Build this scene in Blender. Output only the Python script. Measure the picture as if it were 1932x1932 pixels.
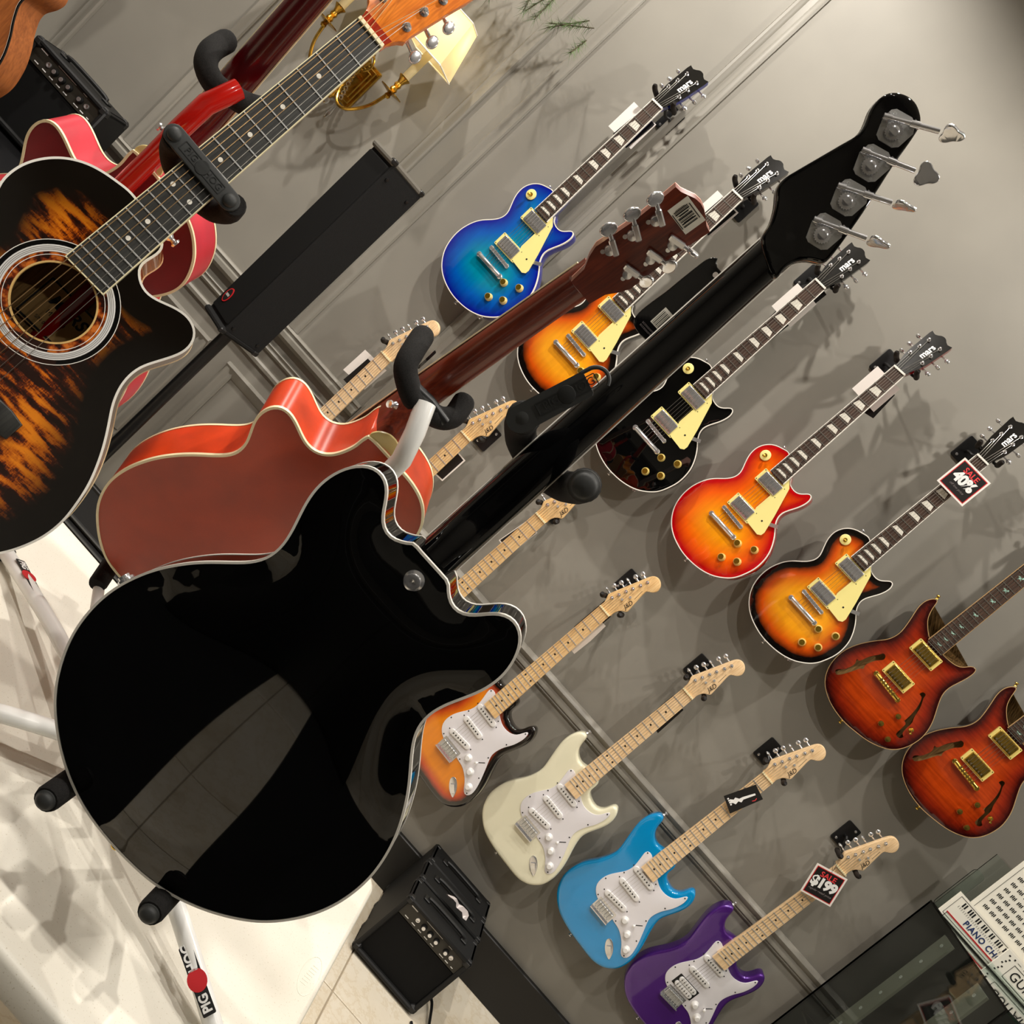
import bpy, bmesh, math, random
import numpy as np
from mathutils import Vector, Matrix
from mathutils.geometry import delaunay_2d_cdt

random.seed(7)
SC = bpy.context.scene
COL = SC.collection
for o in list(bpy.data.objects):
    bpy.data.objects.remove(o)

# ---------------------------------------------------------------- camera
cam_d = bpy.data.cameras.new('camera'); cam = bpy.data.objects.new('camera', cam_d); COL.objects.link(cam)
cam_d.sensor_width = 36.0; cam_d.lens = 1857.0/1932.0*36.0; cam_d.clip_start = 0.02
def cam_axes(yaw, pitch, roll):
    cy, sy, cp, sp = math.cos(yaw), math.sin(yaw), math.cos(pitch), math.sin(pitch)
    f = Vector((sy*cp, cy*cp, sp)); r = Vector((cy, -sy, 0)); u = r.cross(f)
    c, s = math.cos(roll), math.sin(roll)
    return c*r+s*u, -s*r+c*u, f
_r, _u, _f = cam_axes(math.radians(-1.09), math.radians(-6.98), math.radians(48.19))
CAMLOC = Vector((0, -3.042, 1.45))
m = Matrix((_r, _u, -_f)).transposed().to_4x4(); m.translation = CAMLOC
cam.matrix_world = m
SC.camera = cam

# ---------------------------------------------------------------- world, view
w = bpy.data.worlds.new('world'); SC.world = w; w.use_nodes = True
w.node_tree.nodes['Background'].inputs[0].default_value = (0.86, 0.90, 1.0, 1)
w.node_tree.nodes['Background'].inputs[1].default_value = 0.10
SC.view_settings.view_transform = 'Standard'; SC.view_settings.look = 'None'
SC.view_settings.gamma = 1.0; SC.view_settings.use_curve_mapping = False
SC.view_settings.exposure = 0.35

# ---------------------------------------------------------------- ceiling lamps (light sources; their housings are built with the ceiling)
FLOOR = -0.05; CEIL = 3.45
LAMPS = [  # x, y, watts, spot angle
    (-2.30, -1.05, 112, 164), (-0.75, -0.95, 108, 160), (0.95, -0.95, 62, 160), (2.60, -1.05, 52, 164),
    (-1.50, -2.40, 85, 125), (-0.30, -2.50, 75, 125), (1.10, -2.45, 60, 125),
    (-1.00, -4.30, 25, 130), (1.20, -4.30, 25, 130)]
for i, (x, y, wt, ang) in enumerate(LAMPS):
    ld = bpy.data.lights.new('ceiling_spot_light', 'SPOT'); ld.energy = wt; ld.spot_size = math.radians(ang); ld.spot_blend = 0.4
    ld.shadow_soft_size = 0.035; ld.color = (1.0, 0.945, 0.87)
    lo = bpy.data.objects.new('ceiling_spot_light', ld); COL.objects.link(lo); lo.location = (x, y, CEIL-0.035)

# ---------------------------------------------------------------- helpers
def lin(c):
    out = []
    for v in c[:3]:
        v = v/255.0
        out.append(v/12.92 if v <= 0.04045 else ((v+0.055)/1.055)**2.4)
    return (*out, 1.0)

class NT:
    def __init__(s, name):
        s.m = bpy.data.materials.new(name); s.m.use_nodes = True; s.t = s.m.node_tree
        s.b = s.t.nodes['Principled BSDF']; s.n = s.t.nodes; s.l = s.t.links
    def node(s, typ, **kw):
        n = s.n.new(typ)
        for k, v in kw.items():
            if k.startswith('i_'): n.inputs[k[2:].replace('_', ' ')].default_value = v
            else: setattr(n, k, v)
        return n
    def link(s, a, b): s.l.new(a, b)
    def coords(s, kind='Object', scale=(1, 1, 1)):
        tc = s.node('ShaderNodeTexCoord'); mp = s.node('ShaderNodeMapping'); mp.inputs['Scale'].default_value = scale
        s.link(tc.outputs[kind], mp.inputs[0]); return mp.outputs[0]
    def ramp(s, fac, stops):
        r = s.node('ShaderNodeValToRGB'); e = r.color_ramp.elements
        while len(e) < len(stops): e.new(0.5)
        for i, (p, c) in enumerate(stops):
            e[i].position = p; e[i].color = lin(c) if max(c[:3]) > 1.0 else (*c[:3], 1)
        s.link(fac, r.inputs[0]); return r.outputs[0]
    def mix(s, fac, a, b, mode='MIX'):
        x = s.node('ShaderNodeMix', data_type='RGBA', blend_type=mode)
        if isinstance(fac, (int, float)): x.inputs[0].default_value = fac
        else: s.link(fac, x.inputs[0])
        for k, v in ((6, a), (7, b)):
            if isinstance(v, tuple): x.inputs[k].default_value = v if len(v) == 4 else lin(v)
            else: s.link(v, x.inputs[k])
        return x.outputs[2]
    def noise(s, vec, scale, detail=3, rough=0.5):
        n = s.node('ShaderNodeTexNoise'); n.inputs['Scale'].default_value = scale; n.inputs['Detail'].default_value = detail
        n.inputs['Roughness'].default_value = rough; s.link(vec, n.inputs['Vector']); return n.outputs['Fac']
    def bump(s, h, strength=0.2, dist=0.001):
        b = s.node('ShaderNodeBump'); b.inputs['Strength'].default_value = strength; b.inputs['Distance'].default_value = dist
        s.link(h, b.inputs['Height']); s.link(b.outputs[0], s.b.inputs['Normal'])
    def set(s, rough=0.5, metal=0.0, coat=0.0, coat_rough=0.05, spec=0.5):
        s.b.inputs['Roughness'].default_value = rough; s.b.inputs['Metallic'].default_value = metal
        s.b.inputs['Coat Weight'].default_value = coat; s.b.inputs['Coat Roughness'].default_value = coat_rough
        s.b.inputs['Specular IOR Level'].default_value = spec; return s
    def color(s, c):
        if isinstance(c, tuple): s.b.inputs['Base Color'].default_value = lin(c) if max(c[:3]) > 1 else (*c[:3], 1)
        else: s.link(c, s.b.inputs['Base Color'])
        return s

MATS = {}
def mat(name, c, rough=0.5, metal=0.0, coat=0.0, var=0.0, vscale=40, bump=0.0, bscale=300, spec=0.5, coat_rough=0.05):
    if name in MATS: return MATS[name]
    t = NT(name); t.set(rough, metal, coat, coat_rough, spec)
    if var > 0:
        n = t.noise(t.coords(), vscale, 4)
        lo = tuple(max(2, v*(1-var)) for v in c); hi = tuple(min(255, v*(1+var)+1) for v in c)
        t.color(t.ramp(n, [(0.3, lo), (0.7, hi)]))
    else: t.color(c)
    if bump > 0: t.bump(t.noise(t.coords(), bscale, 2), bump, 0.0006)
    MATS[name] = t.m; return t.m

class MB:
    """collects geometry, builds one mesh"""
    def __init__(s): s.v = []; s.f = []
    def add(s, v, f):
        k = len(s.v); s.v += [tuple(p) for p in v]; s.f += [tuple(i+k for i in q) for q in f]; return s
    def box(s, c, size, rot=None, bev=0.0):
        x, y, z = (d/2 for d in size)
        if bev <= 0:
            v = [Vector((a*x, b*y, d*z)) for a in (-1, 1) for b in (-1, 1) for d in (-1, 1)]
            f = [(0, 1, 3, 2), (4, 6, 7, 5), (0, 4, 5, 1), (2, 3, 7, 6), (0, 2, 6, 4), (1, 5, 7, 3)]
        else:
            bev = min(bev, x*0.98, y*0.98, z*0.98)
            v = []; idx = {}
            for a in (-1, 1):
                for b in (-1, 1):
                    for d in (-1, 1):
                        for ax in range(3):
                            p = [a*(x-bev), b*(y-bev), d*(z-bev)]; q = [a*x, b*y, d*z]; p[ax] = q[ax]
                            idx[(a, b, d, ax)] = len(v); v.append(Vector(p))
            f = []
            for ax in range(3):
                o1, o2 = [k for k in range(3) if k != ax]
                for sg in (-1, 1):
                    q = []
                    for (e1, e2) in ((-1, -1), (1, -1), (1, 1), (-1, 1)):
                        k = [0, 0, 0]; k[ax] = sg; k[o1] = e1; k[o2] = e2; q.append(idx[(*k, ax)])
                    f.append(q if (sg > 0) == (ax != 1) else q[::-1])
            for ax in range(3):   # edges along ax
                o1, o2 = [k for k in range(3) if k != ax]
                for e1 in (-1, 1):
                    for e2 in (-1, 1):
                        k0 = [0, 0, 0]; k0[o1] = e1; k0[o2] = e2; k1 = list(k0); k0[ax] = -1; k1[ax] = 1
                        f.append((idx[(*k0, o1)], idx[(*k1, o1)], idx[(*k1, o2)], idx[(*k0, o2)]))
            for a in (-1, 1):
                for b in (-1, 1):
                    for d in (-1, 1): f.append(tuple(idx[(a, b, d, k)] for k in range(3)))
        R = rot if rot is not None else Matrix.Identity(3)
        return s.add([R @ p + Vector(c) for p in v], f)
    def lathe(s, prof, p0=(0, 0, 0), axis=(0, 0, 1), n=20, cap0=True, cap1=True):
        ax = Vector(axis).normalized(); u = ax.orthogonal().normalized(); w = ax.cross(u)
        p0 = Vector(p0); v = []
        for (r, h) in prof:
            for k in range(n):
                a = 2*math.pi*k/n; v.append(p0+ax*h+(u*math.cos(a)+w*math.sin(a))*r)
        f = []
        for i in range(len(prof)-1):
            for k in range(n):
                j = (k+1) % n; f.append((i*n+k, i*n+j, (i+1)*n+j, (i+1)*n+k))
        if cap0: f.append(tuple(range(n))[::-1])
        if cap1: f.append(tuple((len(prof)-1)*n+k for k in range(n)))
        return s.add(v, f)
    def cyl(s, p0, p1, r0, r1=None, n=16):
        d = Vector(p1)-Vector(p0); return s.lathe([(r0, 0), (r0 if r1 is None else r1, d.length)], p0, d, n)
    def tube(s, pts, r, n=12, cap=True, closed=False, flat=None):
        P = [Vector(p) for p in pts]; m = len(P)
        R = r if hasattr(r, '__len__') else [r]*m
        v = []; prev = None
        for i in range(m):
            if closed: t = P[(i+1) % m]-P[i-1]
            else: t = P[min(i+1, m-1)]-P[max(i-1, 0)]
            t = t.normalized() if t.length > 1e-9 else Vector((0, 0, 1))
            if prev is None: u = t.orthogonal().normalized()
            else:
                u = prev - t*prev.dot(t); u = u.normalized() if u.length > 1e-9 else t.orthogonal().normalized()
            prev = u; w = t.cross(u)
            for k in range(n):
                a = 2*math.pi*k/n; v.append(P[i]+(u*math.cos(a)+w*math.sin(a))*R[i])
        f = []
        for i in range(m if closed else m-1):
            for k in range(n):
                j = (k+1) % n; ii = (i+1) % m
                f.append((i*n+k, i*n+j, ii*n+j, ii*n+k))
        if cap and not closed:
            f.append(tuple(range(n))[::-1]); f.append(tuple((m-1)*n+k for k in range(n)))
        return s.add(v, f)
    def prism(s, poly, z0, z1):
        n = len(poly); v = [(x, y, z0) for x, y in poly]+[(x, y, z1) for x, y in poly]
        f = [tuple(range(n))[::-1], tuple(range(n, 2*n))]+[(k, (k+1) % n, n+(k+1) % n, n+k) for k in range(n)]
        return s.add(v, f)
    def sphere(s, c, r, n=14, m=8, sz=None):
        sz = sz or (1, 1, 1); v = []; f = []
        for i in range(m+1):
            th = math.pi*i/m
            for k in range(n):
                a = 2*math.pi*k/n
                v.append((c[0]+r*sz[0]*math.sin(th)*math.cos(a), c[1]+r*sz[1]*math.sin(th)*math.sin(a), c[2]+r*sz[2]*math.cos(th)))
        for i in range(m):
            for k in range(n):
                j = (k+1) % n; f.append((i*n+k, (i+1)*n+k, (i+1)*n+j, i*n+j))
        return s.add(v, f)
    def mesh(s, name, smooth=35, weld=False, attr_outline=None):
        me = bpy.data.meshes.new(name); bm = bmesh.new()
        vs = [bm.verts.new(p) for p in s.v]
        for q in s.f:
            q2 = []
            for i in q:
                if not q2 or vs[i] is not q2[-1]: q2.append(vs[i])
            if len(set(q2)) < 3: continue
            try: bm.faces.new(q2)
            except ValueError: pass
        bmesh.ops.remove_doubles(bm, verts=bm.verts, dist=1e-6 if weld else 1e-8)
        bmesh.ops.recalc_face_normals(bm, faces=bm.faces)
        bm.to_mesh(me); bm.free()
        me.polygons.foreach_set('use_smooth', [smooth > 0]*len(me.polygons))
        if 0 < smooth < 180: me.set_sharp_from_angle(angle=math.radians(smooth))
        me.materials.append(None)
        return me

def obj(name, mesh, material, parent=None, loc=None, rot=None, kind=None, label=None, smooth=35):
    if isinstance(mesh, MB): mesh = mesh.mesh(name, smooth)
    o = bpy.data.objects.new(name, mesh); COL.objects.link(o)
    if not mesh.materials: mesh.materials.append(None)
    o.material_slots[0].link = 'OBJECT'; o.material_slots[0].material = material
    if parent is not None: o.parent = parent
    if loc is not None: o.location = loc
    if rot is not None: o.rotation_euler = rot
    if kind: o['kind'] = kind
    if label: o['label'] = label
    return o
def tag(o, label, cat, group=None, kind=None):
    o['label'] = label; o['category'] = cat
    if group: o['group'] = group
    if kind: o['kind'] = kind
    return o
def thing(name, label, cat, matrix=None, loc=None, group=None):
    o = bpy.data.objects.new(name, None); COL.objects.link(o); o.empty_display_size = 0.05
    tag(o, label, cat, group)
    if matrix is not None: o.matrix_world = matrix
    if loc is not None: o.location = loc
    return o
def frame_matrix(o, x, y, z, s=1.0):
    M = Matrix((Vector(x)*s, Vector(y)*s, Vector(z)*s)).transposed().to_4x4(); M.translation = Vector(o); return M

def catmull(P, n, closed=True):
    P = np.array(P, float); m = len(P); out = []
    seg = m if closed else m-1
    for i in range(seg):
        if closed: p0, p1, p2, p3 = P[i-1], P[i], P[(i+1) % m], P[(i+2) % m]
        else: p0, p1, p2, p3 = P[max(i-1, 0)], P[i], P[i+1], P[min(i+2, m-1)]
        for t in np.linspace(0, 1, 12, endpoint=False):
            out.append(0.5*((2*p1)+(p2-p0)*t+(2*p0-5*p1+4*p2-p3)*t*t+(3*p1-p0-3*p2+p3)*t**3))
    if not closed: out.append(P[-1])
    return resample(np.array(out), n, closed)
def resample(P, n, closed=True):
    P = np.array(P, float)
    Q = np.vstack([P, P[:1]]) if closed else P
    d = np.r_[0, np.cumsum(np.linalg.norm(np.diff(Q, axis=0), axis=1))]
    t = np.linspace(0, d[-1], n, endpoint=not closed)
    return np.stack([np.interp(t, d, Q[:, k]) for k in range(Q.shape[1])], 1)
def smooth_closed(P, it=2, keep=None):
    P = np.array(P, float)
    for _ in range(it):
        Q = 0.25*np.roll(P, 1, 0)+0.5*P+0.25*np.roll(P, -1, 0)
        if keep is not None: Q[keep] = P[keep]
        P = Q
    return P
def ccw(P):
    P = np.array(P, float); a = np.sum(P[:, 0]*np.roll(P[:, 1], -1)-np.roll(P[:, 0], -1)*P[:, 1])
    return P if a > 0 else P[::-1].copy()
def inset(P, d):
    t = np.roll(P, -1, 0)-np.roll(P, 1, 0); t /= (np.linalg.norm(t, axis=1)[:, None]+1e-12)
    nrm = np.stack([-t[:, 1], t[:, 0]], 1)      # inward for ccw
    return P+nrm*d
def inside(P, q):
    x, y = q[:, 0], q[:, 1]; r = np.zeros(len(q), bool); n = len(P); j = n-1
    for i in range(n):
        xi, yi = P[i]; xj, yj = P[j]
        c = ((yi > y) != (yj > y)) & (x < (xj-xi)*(y-yi)/(yj-yi+1e-15)+xi); r ^= c; j = i
    return r
def dist_to(P, q):
    A = P; B = np.roll(P, -1, 0)-P; L = (B*B).sum(1)+1e-15; out = np.empty(len(q))
    for i, p in enumerate(q):
        t = np.clip(((p-A)*B).sum(1)/L, 0, 1); d = p-(A+B*t[:, None]); out[i] = math.sqrt((d*d).sum(1).min())
    return out
def cap_fill(P, grid, holes=()):
    lo, hi = P.min(0), P.max(0)
    gx, gy = np.meshgrid(np.arange(lo[0], hi[0], grid), np.arange(lo[1], hi[1], grid*0.87))
    gx = gx + (np.arange(gx.shape[0]) % 2)[:, None]*grid*0.5
    g = np.stack([gx.ravel(), gy.ravel()], 1); g = g[inside(P, g)]
    if len(g): g = g[dist_to(P, g) > grid*0.55]
    for h in holes:
        if len(g): g = g[~inside(h, g)]
        if len(g): g = g[dist_to(h, g) > grid*0.3]
    V = [Vector(p) for p in P]; E = [(i, (i+1) % len(P)) for i in range(len(P))]
    for h in holes:
        k = len(V); V += [Vector(p) for p in h]; E += [(k+i, k+(i+1) % len(h)) for i in range(len(h))]
    V += [Vector(p) for p in g]
    r = delaunay_2d_cdt(V, E, [], 1, 1e-7)
    v = np.array([tuple(p) for p in r[0]]); f = [tuple(q) for q in r[2]]
    if holes:
        c = np.array([v[list(q)].mean(0) for q in f]); ok = np.ones(len(f), bool)
        for h in holes: ok &= ~inside(h, c)
        f = [q for q, k in zip(f, ok) if k]
    return v, f
def membrane(v, f, P, power=0.75):
    """smooth 0..1 dome that vanishes at the outline"""
    n = len(v); fixed = dist_to(P, v) < 1e-5
    e = np.array([(a, b) for q in f for a, b in zip(q, q[1:]+q[:1])]); e = np.vstack([e, e[:, ::-1]])
    deg = np.bincount(e[:, 0], minlength=n).astype(float); deg[deg == 0] = 1
    h = np.zeros(n); src = 1e-3
    h = dist_to(P, v)*0.1
    for _ in range(500):
        h = np.bincount(e[:, 0], weights=h[e[:, 1]], minlength=n)/deg+src; h[fixed] = 0
    h /= max(h.max(), 1e-9)
    return h**power
def plate(P, z0, z1, rt=0.0, rb=0.0, dome_t=0.0, dome_b=0.0, grid=0.014, holes=(), bottom=True, steps=3, power=0.75, shape=None):
    """solid slab of a closed outline: rounded edges, optional domed faces, optional holes cut in the top"""
    P = ccw(P); b = MB(); n = len(P)
    rings = []
    if rb > 0:
        for k in range(steps):
            a = math.pi/2*k/steps; rings.append((inset(P, rb*(1-math.sin(a))), z0+rb*(1-math.cos(a))))
        rings.append((P, z0+rb))
    else: rings.append((P, z0))
    if rt > 0:
        rings.append((P, z1-rt))
        for k in range(1, steps+1):
            a = math.pi/2*k/steps; rings.append((inset(P, rt*(1-math.cos(a))), z1-rt*(1-math.sin(a))))
    else: rings.append((P, z1))
    V = []; F = []
    for q, z in rings: V += [(x, y, z) for x, y in q]
    for i in range(len(rings)-1):
        for k in range(n):
            j = (k+1) % n; F.append((i*n+k, i*n+j, (i+1)*n+j, (i+1)*n+k))
    b.add(V, F)
    top = rings[-1][0]; v, f = cap_fill(top, grid, holes)
    hz = membrane(v, f, top, power) if dome_t else np.zeros(len(v))
    if shape is not None and dome_t: hz = shape(hz)
    b.add([(x, y, z1+dome_t*h) for (x, y), h in zip(v, hz)], f)
    if bottom:
        bot = rings[0][0]; v, f = cap_fill(bot, grid if dome_b else 0.05)
        hz = membrane(v, f, bot, power) if dome_b else np.zeros(len(v))
        if shape is not None and dome_b: hz = shape(hz)
        b.add([(x, y, z0-dome_b*h) for (x, y), h in zip(v, hz)], [q[::-1] for q in f])
    return b
def edge_attr(me, P):
    n = len(me.vertices); co = np.empty(n*3); me.vertices.foreach_get('co', co); co = co.reshape(-1, 3)
    d = dist_to(ccw(P), co[:, :2]); a = me.attributes.new('edge', 'FLOAT', 'POINT'); a.data.foreach_set('value', d)
def ring_strip(P, w, z0, z1, out=0.0004):
    """binding: a strip of rectangular section that follows an outline"""
    P = ccw(P); o = inset(P, -out); i = inset(P, w); n = len(P); b = MB()
    V = [(x, y, z0) for x, y in o]+[(x, y, z1) for x, y in o]+[(x, y, z1) for x, y in i]+[(x, y, z0) for x, y in i]
    F = []
    for r in range(4):
        for k in range(n):
            j = (k+1) % n; F.append((r*n+k, r*n+j, ((r+1) % 4)*n+j, ((r+1) % 4)*n+k))
    return b.add(V, F)
def MM(P): return np.array(P, float)*0.001
def bez(p, n=24): return [tuple(q) for q in catmull(p, n, False)]
def text_mesh(txt, size, depth=0.0, spacing=1.0, shear=0.0, bold=0.0):
    c = bpy.data.curves.new('t', 'FONT'); c.body = txt; c.size = size; c.extrude = depth; c.align_x = 'CENTER'; c.align_y = 'CENTER'
    c.space_character = spacing; c.shear = shear; c.offset = bold; c.resolution_u = 3
    o = bpy.data.objects.new('t', c); COL.objects.link(o)
    dg = bpy.context.evaluated_depsgraph_get(); me = bpy.data.meshes.new_from_object(o.evaluated_get(dg))
    bpy.data.objects.remove(o); bpy.data.curves.remove(c); me.materials.clear(); me.materials.append(None)
    return me
def ellipse(rx, ry, n=40, c=(0, 0)): return np.array([(c[0]+rx*math.cos(2*math.pi*k/n), c[1]+ry*math.sin(2*math.pi*k/n)) for k in range(n)])
def rrect(wd, ht, r, c=(0, 0), k=4):
    out = []
    for (sx, sy, a0) in ((1, 1, 0), (-1, 1, 90), (-1, -1, 180), (1, -1, 270)):
        for i in range(k+1):
            a = math.radians(a0+90*i/k); out.append((c[0]+sx*(wd/2-r)+r*math.cos(a), c[1]+sy*(ht/2-r)+r*math.sin(a)))
    return np.array(out)
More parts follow.
